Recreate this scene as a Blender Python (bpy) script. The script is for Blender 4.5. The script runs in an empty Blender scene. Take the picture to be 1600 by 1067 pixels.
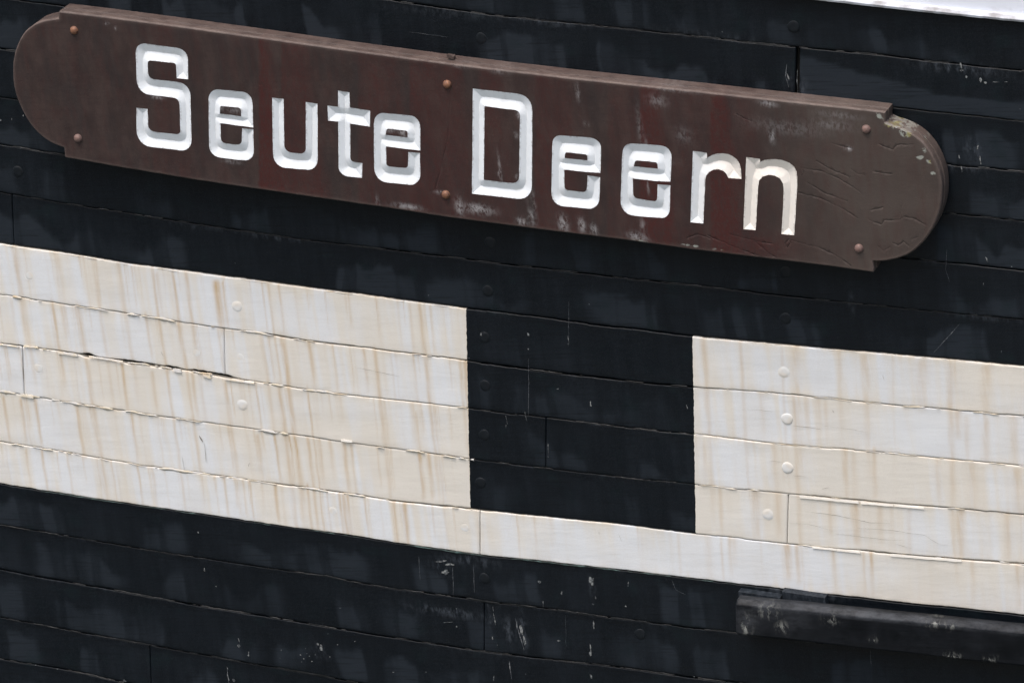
import bpy, math, random
import numpy as np
from mathutils import Matrix, Vector
from mathutils.geometry import delaunay_2d_cdt

scene = bpy.context.scene
col = scene.collection
R = math.radians

# ------------------------------------------------------------------ camera
FPX = 7270.0            # focal length in photograph pixels (1600 wide): a long telephoto
DIST = FPX / 375.0      # metres from the hull
HGT = 5.0               # camera height above the water
cam_d = bpy.data.cameras.new('camera')
cam = bpy.data.objects.new('camera', cam_d)
col.objects.link(cam)
cam.location = (0, -DIST, HGT)
cam.rotation_euler = (R(90), 0, 0)
cam_d.sensor_width = 36
cam_d.lens = FPX / 1600 * 36
cam_d.clip_end = 2000
scene.camera = cam
scene.render.resolution_x = 1024
scene.render.resolution_y = 682

# ------------------------------------------------------------------ sky, sun, exposure
SUN_EL, SUN_AZ = R(52), R(-28)      # azimuth measured from behind the camera, negative = left
w = bpy.data.worlds.new('World')
scene.world = w
w.use_nodes = True
wn = w.node_tree
bg = wn.nodes['Background']
sky = wn.nodes.new('ShaderNodeTexSky')
sky.sky_type = 'NISHITA'
sky.sun_disc = False
sky.sun_elevation = SUN_EL
sky.air_density = 1.0
sky.dust_density = 4.0
sky.ozone_density = 1.0
sv = Vector((math.sin(SUN_AZ) * math.cos(SUN_EL), -math.cos(SUN_AZ) * math.cos(SUN_EL), math.sin(SUN_EL)))
sky.sun_rotation = math.atan2(sv.x, sv.y)
wn.links.new(sky.outputs[0], bg.inputs[0])
bg.inputs[1].default_value = 0.135
sd = bpy.data.lights.new('sun', 'SUN')
sun = bpy.data.objects.new('sun', sd)
col.objects.link(sun)
sun.location = (-10, -20, 25)
sun.rotation_euler = sv.to_track_quat('Z', 'Y').to_euler()
sd.energy = 0.95
sd.angle = R(22)
sd.color = (1.0, 0.97, 0.93)
scene.view_settings.view_transform = 'Standard'
scene.view_settings.look = 'None'
scene.view_settings.exposure = 0.98
scene.view_settings.gamma = 1

# ------------------------------------------------------------------ the frame of the hull side
YAW, TILT = R(20.7), R(20.7)        # the side recedes to the left and flares out upwards
n0 = np.array([-math.sin(YAW), -math.cos(YAW), 0.0])
zz = np.array([0, 0, 1.0])
E1 = np.array([math.cos(YAW), -math.sin(YAW), 0.0])
E2 = math.cos(TILT) * zz + math.sin(TILT) * n0
NN = math.cos(TILT) * n0 - math.sin(TILT) * zz
ORG = np.array([0, 0, HGT])


def P(px, py, wv=0.0):
    """survey point read off the photograph -> metres (u, v) on the hull side at standoff wv"""
    d = np.array([(px - 800) / FPX, 1, -(py - 533.5) / FPX])
    C = np.array([0, -DIST, 0])
    X = C + (wv - C @ NN) / (d @ NN) * d
    return float(X @ E1), float(X @ E2)


def frame(base):
    b = ORG + base[0] * E1 + base[1] * E2 + base[2] * NN
    m = Matrix(((E1[0], E2[0], NN[0], b[0]), (E1[1], E2[1], NN[1], b[1]), (E1[2], E2[2], NN[2], b[2]), (0, 0, 0, 1)))
    return m


# ------------------------------------------------------------------ helpers
def hsh(i, seed):
    x = np.sin(np.asarray(i, float) * 127.1 + seed * 311.7 + 17.3) * 43758.5453
    return x - np.floor(x)


def vn(x, seed=0):
    x = np.asarray(x, float)
    i = np.floor(x)
    f = x - i
    f = f * f * (3 - 2 * f)
    return hsh(i, seed) * (1 - f) + hsh(i + 1, seed) * f


def fbm(x, seed=0, o=4):
    s, a, t = 0, 1, 0
    for k in range(o):
        s = s + a * vn(np.asarray(x) * 2 ** k, seed + k * 7)
        t += a
        a *= .55
    return s / t


def vn2(x, y, seed=0):
    x = np.asarray(x, float); y = np.asarray(y, float)
    i = np.floor(x); j = np.floor(y)
    f = x - i; g = y - j
    f = f * f * (3 - 2 * f); g = g * g * (3 - 2 * g)
    h = lambda a, b: hsh(a * 57.0 + b * 131.0, seed)
    return (h(i, j) * (1 - f) + h(i + 1, j) * f) * (1 - g) + (h(i, j + 1) * (1 - f) + h(i + 1, j + 1) * f) * g


def sstep(a, b, x):
    t = np.clip((x - a) / (b - a), 0, 1)
    return t * t * (3 - 2 * t)


def link(name, me, mat, parent=None, smooth=True, loc=None):
    o = bpy.data.objects.new(name, me)
    col.objects.link(o)
    if mat is not None and len(me.materials) == 0:
        me.materials.append(mat)
    if parent:
        o.parent = parent
    if loc is not None:
        o.location = loc
    return o


def mesh_from(name, verts, faces, attrs=None, smooth=True):
    me = bpy.data.meshes.new(name)
    verts = np.asarray(verts, dtype=np.float32)
    faces = np.asarray(faces, dtype=np.int32)
    k = faces.shape[1]
    me.vertices.add(len(verts))
    me.vertices.foreach_set('co', verts.ravel())
    me.loops.add(faces.size)
    me.loops.foreach_set('vertex_index', faces.ravel())
    me.polygons.add(len(faces))
    me.polygons.foreach_set('loop_start', np.arange(0, faces.size, k, dtype=np.int32))
    me.polygons.foreach_set('loop_total', np.full(len(faces), k, dtype=np.int32))
    me.update(calc_edges=True)
    me.polygons.foreach_set('use_smooth', np.full(len(faces), bool(smooth)))
    if attrs:
        for a, v in attrs.items():
            at = me.attributes.new(a, 'FLOAT', 'POINT')
            at.data.foreach_set('value', np.asarray(v, dtype=np.float32).ravel())
    me.validate()
    return me


def grid_faces(nu, nv, off=0, flip=False):
    i = np.arange(nu - 1)[:, None]
    j = np.arange(nv - 1)[None, :]
    a = (i * nv + j).ravel() + off
    f = np.stack([a, a + nv, a + nv + 1, a + 1], 1)
    return f[:, ::-1] if flip else f


def empty(name, base, label=None, cat=None, kind=None):
    o = bpy.data.objects.new(name, None)
    col.objects.link(o)
    o.matrix_world = frame(base)
    o.empty_display_size = .2
    if label: o['label'] = label
    if cat: o['category'] = cat
    if kind: o['kind'] = kind
    return o


# ------------------------------------------------------------------ material kit
class Mat:
    def __init__(s, name):
        s.m = bpy.data.materials.new(name)
        s.m.use_nodes = True
        s.t = s.m.node_tree
        s.b = s.t.nodes['Principled BSDF']
        s.co = s.t.nodes.new('ShaderNodeTexCoord').outputs['Object']

    def put(s, sock, v):
        if isinstance(v, bpy.types.NodeSocket):
            s.t.links.new(v, sock)
        elif isinstance(v, (tuple, list)) and len(v) == 3 and sock.type == 'RGBA':
            sock.default_value = (*v, 1)
        else:
            sock.default_value = v

    def attr(s, n):
        a = s.t.nodes.new('ShaderNodeAttribute')
        a.attribute_name = n
        return a.outputs['Fac']

    def math(s, op, a, b=0.0, c=0.0, clamp=False):
        n = s.t.nodes.new('ShaderNodeMath')
        n.operation = op
        n.use_clamp = clamp
        s.put(n.inputs[0], a); s.put(n.inputs[1], b); s.put(n.inputs[2], c)
        return n.outputs[0]

    def vec(s, scale, off=(0, 0, 0)):
        n = s.t.nodes.new('ShaderNodeMapping')
        s.put(n.inputs[0], s.co)
        n.inputs['Scale'].default_value = scale
        n.inputs['Location'].default_value = off
        return n.outputs[0]

    def noise(s, scale, stretch=(1, 1, 1), detail=4, rough=.55, off=(0, 0, 0)):
        n = s.t.nodes.new('ShaderNodeTexNoise')
        n.inputs['Scale'].default_value = scale
        n.inputs['Detail'].default_value = detail
        n.inputs['Roughness'].default_value = rough
        s.put(n.inputs['Vector'], s.vec(stretch, off))
        return n.outputs[0]

    def ramp(s, v, a, b, lo=0.0, hi=1.0):
        n = s.t.nodes.new('ShaderNodeMapRange')
        n.clamp = True
        n.interpolation_type = 'SMOOTHSTEP'
        s.put(n.inputs[0], v)
        for k, x in zip((1, 2, 3, 4), (a, b, lo, hi)):
            s.put(n.inputs[k], x)
        return n.outputs[0]

    def mix(s, f, a, b):
        n = s.t.nodes.new('ShaderNodeMix')
        n.data_type = 'RGBA'
        s.put(n.inputs[0], f); s.put(n.inputs[6], a); s.put(n.inputs[7], b)
        return n.outputs[2]

    def bump(s, h, strength, dist):
        n = s.t.nodes.new('ShaderNodeBump')
        n.inputs['Strength'].default_value = strength
        n.inputs['Distance'].default_value = dist
        s.put(n.inputs['Height'], h)
        s.t.links.new(n.outputs[0], s.b.inputs['Normal'])

    def sep(s):
        n = s.t.nodes.new('ShaderNodeSeparateXYZ')
        s.put(n.inputs[0], s.co)
        return n.outputs


HB = (0.0, -1.9, -0.2)      # base of the hull piece, in (u, v, w)
HBu, HBv = HB[0], HB[1]

# vertical edges of the white paint, as straight lines on the hull side
uL0, vL0 = P(728.5, 481); uL1, vL1 = P(735, 797)
uR0, vR0 = P(1082.5, 525); uR1, vR1 = P(1087.5, 832)
kL = (uL1 - uL0) / (vL1 - vL0); kR = (uR1 - uR0) / (vR1 - vR0)


def hull_paint(name, mode):
    M = Mat(name)
    x, y, z = M.sep()
    # ---- white oil paint, aged
    cream, stain, chalk, dirt = M.attr('cream'), M.attr('stain'), M.attr('chalk'), M.attr('dirt')
    n1 = M.noise(7, (1, .35, 1), 5)
    n2 = M.noise(55, (1, .12, 1), 4, .6)
    n3 = M.noise(160, (1, .5, 1), 3)
    cr = M.math('ADD', M.math('MULTIPLY', cream, 1.0), M.math('MULTIPLY', M.math('SUBTRACT', n2, .5), .5))
    c = M.mix(M.ramp(cr, .05, .95), (.675, .695, .72), (.672, .640, .583))
    c = M.mix(M.math('MULTIPLY', M.ramp(n1, .4, .75), .25), c, (.60, .56, .50))
    st = M.math('MULTIPLY', stain, M.ramp(n2, .25, .62, .55, 1.3))
    c = M.mix(M.math('MULTIPLY', st, .95, 0, True), c, (.50, .365, .215))
    c = M.mix(M.math('MULTIPLY', M.ramp(n3, .62, .75), .12), c, (.40, .36, .30))
    grn = M.noise(420, (1, .6, 1), 2, .6)
    c = M.mix(M.ramp(grn, .35, .7, 0, .16), c, (.42, .37, .31))
    c = M.mix(M.math('MULTIPLY', M.ramp(M.noise(90, (.06, 1.5, 1), 4, .7), .56, .70), .22), c, (.50, .47, .42))
    white = M.mix(dirt, c, (.56, .45, .31))
    # ---- black paint, patched, bluish
    m1 = M.noise(5, (1, .45, 1), 5)
    m2 = M.noise(40, (1, .10, 1), 5, .6)
    ck = M.math('ADD', chalk, M.math('MULTIPLY', M.math('SUBTRACT', m1, .5), .5))
    ck = M.math('ADD', ck, M.math('MULTIPLY', M.math('SUBTRACT', m2, .5), .45))
    b = M.mix(M.ramp(ck, .05, .95), (.0013, .0028, .0048), (.0140, .0188, .0252))
    b = M.mix(M.math('MULTIPLY', M.ramp(M.noise(9, (1, 1, 1), 3, .5, (3, 1, 0)), .55, .8), .5), b, (.005, .012, .014))
    b = M.mix(M.math('MULTIPLY', M.ramp(M.noise(210, (1, .6, 1), 2, .5), .66, .78), .12), b, (.09, .10, .12))
    b = M.mix(M.ramp(grn, .40, .75, 0, .5), b, (.020, .024, .030))
    b = M.mix(M.math('MULTIPLY', M.ramp(M.noise(80, (.06, 1.5, 1), 4, .7), .52, .68), .5), b, (.0022, .003, .0038))
    b = M.mix(M.math('MULTIPLY', dirt, .6, 0, True), b, (.0025, .0028, .003))
    b = M.mix(M.math('MULTIPLY', M.attr('scuff'), M.ramp(M.noise(45, (1, .4, 1), 5, .7), .42, .66)), b, (.060, .070, .085))
    if mode == 'white':
        c = white
        mask = 1.0
    elif mode == 'black':
        c = b
        mask = 0.0
    else:
        wob = M.math('MULTIPLY', M.math('SUBTRACT', M.noise(38, (.2, 1, 1), 4, .6), .5), .009)
        ul = M.math('ADD', M.math('MULTIPLY_ADD', M.math('SUBTRACT', y, vL0 - HBv), kL, uL0 - HBu), wob)
        ur = M.math('ADD', M.math('MULTIPLY_ADD', M.math('SUBTRACT', y, vR0 - HBv), kR, uR0 - HBu), wob)
        mask = M.math('MAXIMUM', M.math('LESS_THAN', x, ul), M.math('GREATER_THAN', x, ur))
        c = M.mix(mask, b, white)
    M.put(M.b.inputs['Base Color'], c)
    rw = M.ramp(n1, .3, .7, .42, .6)
    rb = M.ramp(ck, .0, 1., .34, .62)
    if mode == 'white': r = rw
    elif mode == 'black': r = rb
    else: r = M.math('ADD', M.math('MULTIPLY', mask, rw), M.math('MULTIPLY', M.math('SUBTRACT', 1.0, mask), rb))
    M.put(M.b.inputs['Roughness'], r)
    M.b.inputs['Specular IOR Level'].default_value = .15
    h = M.math('ADD', M.math('MULTIPLY', M.noise(30, (.25, 1, 1), 5, .6), 1.0), M.math('MULTIPLY', M.noise(260, (.3, 1, 1), 3), .25))
    M.bump(h, .55, .0022)
    return M.m


M_BAND = hull_paint('banded_hull_paint', 'band')
M_WHITE = hull_paint('white_hull_paint', 'white')
M_BLACK = hull_paint('black_hull_paint', 'black')

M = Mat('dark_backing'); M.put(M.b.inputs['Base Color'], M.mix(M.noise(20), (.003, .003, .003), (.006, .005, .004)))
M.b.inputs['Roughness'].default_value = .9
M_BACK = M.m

# the cream paint skin curled at the seams
M = Mat('curled_paint')
cc = M.mix(M.ramp(M.noise(28, (1, 1, 1), 4), .35, .65), (.66, .58, .44), (.64, .62, .60))
cc = M.mix(M.math('MULTIPLY', M.ramp(M.noise(11, (1, 1, 1), 3, .5, (5, 0, 0)), .55, .75), .6), cc, (.55, .36, .18))
M.put(M.b.inputs['Base Color'], cc); M.b.inputs['Roughness'].default_value = .6
M.bump(M.noise(300), .4, .001)
M_CURL = M.m
M = Mat('black_seam_paint')
M.put(M.b.inputs['Base Color'], M.mix(M.ramp(M.noise(40, (1, 1, 1), 5), .45, .75), (.002, .003, .004), (.013, .015, .018)))
M.b.inputs['Roughness'].default_value = .5
M.bump(M.noise(200), .5, .001)
M_SEAMB = M.m

# ------------------------------------------------------------------ SEAMS of the hull (traced, then rectified)
SEAMS = [
    ('b', [(1100, -25), (1272, -2), (1381, 10), (1490, 23), (1600, 34)]),
    ('b', [(0, -80), (300, -38), (608, 0), (781, 26), (969, 44.5), (1231, 73), (1359, 84), (1469, 98), (1600, 111)]),
    ('b', [(0, -3), (400, 55), (800, 106), (1243, 152), (1400, 168), (1600, 190)]),
    ('b', [(0, 76), (400, 134), (800, 184), (1200, 229), (1495, 258), (1600, 268)]),
    ('b', [(0, 152), (400, 211), (800, 261), (1200, 304), (1492, 334), (1600, 346)]),
    ('b', [(0, 226), (100, 242), (400, 288), (800, 338), (1200, 381), (1486, 411), (1600, 423)]),
    ('b', [(0, 300), (85, 315), (170, 328), (305, 350), (480, 375), (620, 392), (760, 409), (910, 427), (1030, 441), (1180, 457), (1300, 470), (1424, 483), (1600, 499)]),
    ('t', [(0, 380), (200, 411), (400, 438), (600, 465), (728, 481), (900, 503), (1083, 525), (1300, 545), (1600, 572)]),
    ('m', [(0, 460), (84, 472), (184, 487), (315, 508), (420, 522), (464, 530), (548, 540), (611, 548), (730, 563), (846, 579), (982, 595), (1082, 604), (1216, 614), (1372, 630), (1600, 650)]),
    ('m', [(0, 535), (34, 541), (92, 548), (191, 564), (270, 575), (352, 588), (453, 604), (543, 616), (637, 627), (731, 638), (848, 652), (956, 665), (1083, 678), (1236, 695), (1372, 706), (1486, 717), (1600, 727)]),
    ('m', [(0, 611), (52, 619), (126, 631), (247, 649), (357, 664), (430, 675), (537, 690), (653, 705), (733, 716), (835, 729), (956, 743), (1086, 757), (1171, 765), (1229, 771), (1340, 780), (1444, 790), (1600, 804)]),
    ('m', [(0, 690), (68, 700), (136, 713), (223, 726), (310, 739), (430, 755), (543, 771), (611, 781), (682, 789), (754, 797), (964, 818), (1088, 833), (1177, 843), (1307, 857), (1392, 864), (1502, 873), (1600, 881)]),
    ('e', [(0, 755), (105, 772), (262, 795), (420, 818), (537, 835), (750, 867), (820, 874), (1000, 893), (1148, 911), (1275, 926), (1405, 940), (1600, 960)]),
    ('b', [(0, 820), (120, 839), (265, 864), (400, 884), (510, 900), (590, 915), (755, 938), (844, 948), (970, 966), (1144, 988), (1600, 1037)]),
    ('b', [(0, 889), (60, 901), (180, 922), (300, 944), (400, 960), (485, 975), (610, 995), (760, 1018), (958, 1041), (1084, 1058), (1600, 1115)]),
    ('b', [(0, 964), (95, 982), (235, 1007), (400, 1038), (485, 1052), (560, 1066), (1084, 1135), (1600, 1192)]),
    ('b', [(0, 1029), (95, 1044), (175, 1062), (500, 1122), (1084, 1210), (1600, 1269)]),
    ('b', [(0, 1098), (500, 1192), (1084, 1285), (1600, 1346)]),
]
UG = np.arange(-2.75, 2.72, .005)


def seam_curve(pts):
    q = np.array([P(a, b) for a, b in pts])
    k0 = (q[1, 1] - q[0, 1]) / (q[1, 0] - q[0, 0])
    k1 = (q[-1, 1] - q[-2, 1]) / (q[-1, 0] - q[-2, 0])
    us = np.concatenate([[-5], q[:, 0], [5]])
    vs = np.concatenate([[q[0, 1] + k0 * (-5 - q[0, 0])], q[:, 1], [q[-1, 1] + k1 * (5 - q[-1, 0])]])
    g = np.arange(-4.6, 4.6, .005)
    v = np.interp(g, us, vs)
    ker = np.hanning(31); ker /= ker.sum()
    vp = np.pad(v, 15, mode='reflect', reflect_type='odd')
    v = np.convolve(vp, ker, 'valid')
    return lambda u: np.interp(u, g, v)


SC = [seam_curve(s[1]) for s in SEAMS]
# a last seam row at the top so that the row under the white bulwark is closed
NS = len(SC)

# places where a seam has opened: (seam index, px0, px1, extra half gap in metres)
OPEN = [(9, 112, 146, .008), (9, 160, 280, .006), (9, 280, 358, .010), (9, 0, 60, .0015), (9, 60, 380, .0015),
        (8, 400, 560, .0022), (8, 560, 735, .0012), (11, 560, 735, .0022), (11, 380, 560, .001),
        (8, 1080, 1800, .0006), (10, 1235, 1800, .0010), (11, 1300, 1800, .002), (7, 380, 560, .0006),
        (6, 600, 1300, .001), (13, 580, 1150, .0012), (14, 0, 1100, .0010), (15, 0, 500, .0015), (9, 730, 850, .0006),
        (8, 735, 1083, .003)]
OPEN = [(s, P(a, 500)[0], P(b, 500)[0], g) for s, a, b, g in OPEN]


def half_gap(s, u):
    white = SEAMS[s][0] in 'm'
    g = (.0013 + .0014 * fbm(u * 9, s * 3 + 1)) * (.85 if SEAMS[s][0] == 'm' else 1)
    if not white:
        g = g + .0006
    for q, a, b, e in OPEN:
        if q == s:
            win = sstep(a, a + .05, u) * (1 - sstep(b - .05, b, u))
            g = g + e * win * (.25 + 1.1 * fbm(u * 22, 50 + s, 4))
    return g


def seam_wob(s, u):
    chip = (hsh(np.floor(u * 14 + 3 * vn(u * 4, 5 + s)), 290 + s) - .5) * (.0034 if 8 <= s <= 11 else .0022)
    return (fbm(u * 5, 90 + s, 3) - .5) * .006 + (fbm(u * 45, 190 + s, 3) - .5) * .0026 + chip * sstep(.45, .55, vn(u * 3.3, 390 + s))


# proudness of each row of planks (row r lies between seam r and seam r + 1)
PROUD = [0, .001, -.001, .002, 0, .001, -.0015, .003, .0015, .003, .001, .002, .0035, .0, .0015, -.001, .001]
# butt joints: (row, px, py at the middle of the joint)
BUTTS = [(1, 1246, 112), (6, 20, 345), (8, 352, 550), (9, 36, 575), (9, 845, 615), (11, 750, 832 - 35), (13, 190, 893),
         (14 - 0, 757, 980), (15, 235, 1040), (3, 600, 170), (4, 1570, 305)]
BUTTS = [(1, 1246, 112), (6, 20, 345), (8, 352, 555), (9, 36, 575), (9, 843, 615), (10 + 1, 750, 830), (10, 1231, 810),
         (13, 757, 980), (15, 235, 1040), (3, 640, 170)]
W_STRIP = 11     # the row that is white all along (below the black panel)

STREAKS = [(20, 380, 540, 6, .55), (82, 470, 600, 6, .7), (84, 385, 470, 5, .4), (338, 440, 520, 12, .9), (348, 440, 520, 4, .7), (98, 475, 530, 8, .5), (190, 568, 640, 5, .9),
           (237, 578, 640, 6, .6), (5, 618, 690, 5, .7), (32, 620, 690, 5, .7), (55, 622, 695, 4, .8), (120, 632, 715, 6, .7), (205, 646, 720, 5, .6),
           (340, 510, 590, 4, .5), (300, 582, 650, 6, .6), (352, 595, 740, 7, .6), (400, 598, 672, 3, .8), (403, 680, 745, 6, .5), (429, 678, 750, 4, .95), (452, 680, 750, 3, .9),
           (461, 682, 752, 3, 1.0), (481, 684, 830, 5, .7), (537, 692, 770, 6, .7), (548, 694, 772, 4, .5), (655, 707, 782, 7, .85),
           (480, 757, 835, 4, .8), (543, 773, 840, 4, .7), (570, 775, 845, 3, .6), (632, 785, 855, 8, .9), (612, 780, 850, 3, .5), (40, 700, 760, 4, .5), (65, 702, 768, 5, .6), (105, 708, 772, 4, .4),
           (215, 726, 790, 3, .6), (160, 720, 780, 4, .4), (350, 745, 805, 4, .6), (390, 750, 812, 3, .6), (568, 545, 615, 5, .6), (520, 538, 612, 3, .5), (420, 525, 595, 3, .5), (438, 527, 600, 3, .4), (645, 550, 630, 4, .5),
           (672, 478, 550, 3, .4), (640, 474, 548, 4, .35), (245, 425, 495, 5, .45), (205, 415, 480, 3, .5), (228, 490, 560, 4, .5), (282, 500, 575, 4, .4),
           (718, 560, 790, 6, .4), (650, 640, 705, 4, .45), (600, 625, 700, 6, .4),
           (1350, 553, 620, 9, .55), (1440, 562, 640, 14, .5), (1540, 570, 645, 10, .6), (1320, 700, 780, 6, .7), (1365, 700, 780, 5, .6), (1180, 765, 838, 8, .75), (1125, 762, 830, 5, .55), (1215, 768, 840, 8, .6),
           (1337, 781, 850, 9, .85), (1375, 785, 850, 7, .5), (1500, 795, 872, 8, .8), (1575, 800, 875, 8, .6), (1420, 790, 865, 5, .4), (1230, 850, 905, 9, .9), (1246, 850, 912, 6, .7), (1140, 838, 898, 4, .6), (1362, 862, 928, 4, .95), (1350, 862, 925, 3, .6),
           (1303, 858, 918, 4, .6), (1520, 874, 945, 6, .4), (1590, 880, 950, 6, .6), (1585, 650, 720, 9, .5), (1540, 655, 722, 7, .6), (1510, 650, 720, 5, .4), (1260, 620, 690, 6, .4), (1290, 625, 690, 4, .35), (1190, 612, 680, 6, .35),
           (835, 806, 880, 4, .45), (1060, 832, 900, 5, .35), (1100, 690, 755, 5, .4), (1590, 730, 800, 10, .6), (1520, 722, 795, 10, .5), (1465, 716, 790, 6, .4)]
rs = random.Random(5)
for r_ in range(7, 12):
    for k in range(44):
        px = rs.uniform(-200, 1750)
        frac = np.interp(px, [-3000, 4000], [0, 1])
        y0 = float(np.interp(px, [q[0] for q in SEAMS[r_][1]], [q[1] for q in SEAMS[r_][1]]))
        STREAKS.append((px, y0, y0 + rs.choice([70, 60, 78, 45, 150]), rs.uniform(1.2, 3.2) ** 1.8, .08 + .75 * rs.random() ** 2.2 * (1 if px < 760 else .7)))
for r_ in range(7, 12):
    for k in range(34):
        px = rs.uniform(-100, 725)
        y0 = float(np.interp(px, [q[0] for q in SEAMS[r_][1]], [q[1] for q in SEAMS[r_][1]]))
        STREAKS.append((px, y0, y0 + rs.uniform(30, 82), rs.uniform(1.5, 3.5), rs.uniform(.1, .5)))
for k in range(26):
    px = rs.uniform(-150, 725) if k % 3 else rs.uniform(1090, 1750)
    r_ = rs.choice([7, 7, 8, 9])
    y0 = float(np.interp(px, [q[0] for q in SEAMS[r_][1]], [q[1] for q in SEAMS[r_][1]]))
    STREAKS.append((px, y0, y0 + rs.uniform(150, 380), rs.uniform(2.5, 9), rs.uniform(.3, .7)))
STREAKS = np.array([(P(a, b)[0], P(a, b)[1], P(a, c)[1], max(wd, 2.2) / 375 / 2 * (1.5 if a > 1080 else 1), s * (.7 if a > 760 else 1)) for a, b, c, wd, s in STREAKS])

SCUFFS = [(700, 955, 60, 7, .9), (735, 875, 40, 9, .7), (690, 885, 20, 14, .5), (500, 1018, 14, 12, .6), (795, 985, 10, 20, .8), (818, 985, 6, 28, .9), (765, 965, 4, 20, .7), (925, 915, 5, 14, .7), (1500, 108, 60, 8, .8),
          (1250, 925, 60, 6, .9), (1255, 138, 8, 18, .6), (1232, 132, 8, 16, .5), (1105, 55, 80, 6, .35), (700, 20, 90, 6, .35), (860, 35, 60, 5, .5), (1490, 262, 40, 6, .5), (1400, 665, 10, 10, 0),
          (300, 355, 50, 4, .4), (430, 372, 60, 4, .5), (1540, 496, 60, 4, .5), (1185, 925, 6, 18, .3), (1520, 235, 14, 18, .7), (1330, 470, 8, 20, .35)]
SCUFFS = [(*P(a, b), c / 375, d / 375, s) for a, b, c, d, s in SCUFFS]


def plank_fields(r, u, v, t):
    """paint state at points of row r; t = 0 at the upper seam, 1 at the lower"""
    stain = np.zeros_like(u)
    for us, va, vb, sg, s in STREAKS:
        if not ((v.max() > vb) and (v.min() < va)):
            continue
        sel = np.abs(u - us) < sg * 4 + .012
        if not sel.any():
            continue
        uu, vv = u[sel], v[sel]
        k = (va - vv) / max(va - vb, .01)
        drift = .004 * (vn(vv * 14, 7) - .5)
        prof = sstep(-.04, .03, k) * (1 - .55 * np.clip(k, 0, 1)) * (1 - sstep(.9, 1.12, k))
        g = np.exp(-((uu - us - drift + np.interp(us, [-1.5, 1.5], [.02, .07]) * (va - vv)) / sg) ** 2 * .9)
        stain[sel] = np.maximum(stain[sel], s * prof * g)
    # broad yellowing; narrow clean columns between
    b = fbm(u * 3.1 + r * 1.7, 300 + r, 3)
    c = fbm(u * 17 + r, 340 + r, 3)
    cream = sstep(.28, .62, .45 * b + .40 * c + .15 * vn(u * 55 + r, 360 + r)) * (.80 + .2 * vn(u * 30, 365 + r))
    cream = cream * (.75 + .35 * vn2(u * 6, v * 9, 4))
    uRedge = uR0 + kR * (v - vR0)
    cream = cream + .55 * np.exp(-((u - uRedge) / .05) ** 2) + .35 * np.exp(-((u - (uL0 + kL * (v - vL0)) + .03) / .05) ** 2)
    cream = cream + .45 * np.exp(-t / .10) * (.4 + vn(u * 10, 21 + r)) + .25 * np.exp(-(1 - t) / .06)
    wlist = {7: .0, 8: -.15, 9: .25, 10: .2, 11: -.08}
    cream = cream * (.55 + .75 * vn2(u * 2.2 + r, v * 7, 44))
    cream = cream + wlist.get(r, 0) * np.where(u > 1.0, 1.1, .35) - (.35 if r == 11 else 0) * (1 - sstep(.9, 1.4, u)) * sstep(-.2, 0, u)
    dirt = np.exp(-t / .035) * (fbm(u * 14, 400 + r, 3) > .52) * .5 * fbm(u * 30, 9, 2) + np.exp(-(1 - t) / .03) * .35 * fbm(u * 11, 410 + r, 3)
    # black paint: lighter worn rectangles, dark runs below each seam
    uw = u + .03 * (vn2(u * 7, v * 9, 3) - .5)
    cell = vn(uw * (5 + 4 * hsh(r, 3)) + r * 3.3, 500 + r)
    cell2 = vn(uw * 21 + r, 520 + r)
    blk = sstep(.42, .58, cell) * (.35 + .65 * sstep(.35, .5, cell2))
    top = .05 + 1.0 * fbm(u * 5 + r, 540 + r, 4) ** 1.8 + .05 * vn(u * 40, 3)
    amp = {1: 1.0, 2: 1.0, 3: .8, 4: .8, 5: .7, 6: .95, 7: .55, 8: .5, 9: .5, 10: .5, 12: .75, 13: .6, 14: .7, 15: .6}.get(r, .6)
    amp = amp * (1 + .35 * (u > 1.7) * (r < 7))
    blk = blk * (.45 + .8 * vn2(uw * 6, v * 10, 17)) * sstep(top, top + .06 + .25 * vn(u * 3, 19), t) * (1 - .8 * sstep(.93, 1, t))
    if r == 1:
        us_ = P(1250, 110)[0]
        ramp_ = np.interp(u, [us_, us_ + .6, us_ + .95], [.12, .62, .55]) + .06 * fbm(u * 8, 3, 2)
        blk = np.where(u > us_, sstep(ramp_, ramp_ + .05, t) * (.75 + .25 * vn(u * 9, 4)), blk)
    chalk = .16 + .85 * amp * blk + .22 * (fbm(u * 26, 580 + r, 3) - .35) * sstep(.05, .3, t) + .12 * vn2(u * 3, v * 4, 8)
    ext = .02 + .10 * fbm(u * 7, 560 + r, 4) ** 2
    chalk = chalk - .5 * np.exp(-(t / ext) ** 2) - .25 * np.exp(-((1 - t) / .04) ** 2)
    scuff = np.zeros_like(u)
    for su, sv_, a, b_, s in SCUFFS:
        scuff = np.maximum(scuff, s * np.exp(-(((u - su) / a) ** 2 + ((v - sv_ + .13 * (u - su)) / b_) ** 2)))
    scuff = np.maximum(scuff, .2 * np.exp(-t / .04) * sstep(.55, .7, fbm(u * 6, 600 + r, 3)))  # also paints a broken pale line where upper plank edges catch light
    return dict(stain=np.clip(stain, 0, 1), cream=np.clip(cream, 0, 1.3), dirt=np.clip(dirt, 0, 1), chalk=np.clip(chalk, 0, 1.2), scuff=scuff)


def front_w(r, u, v):
    return PROUD[r] + .0035 * (vn2(u * 1.3, v * 2.1, 31 + r) - .5) + .0016 * (vn2(u * 9, v * 16, 71) - .5)


ship = empty('ship_hull', HB, 'old wooden ship side of black planks with a white painted band and black gunport square', 'ship')


def to_local(u, v, wv):
    return np.stack([u - HB[0], v - HB[1], wv - HB[2]], -1)


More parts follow.
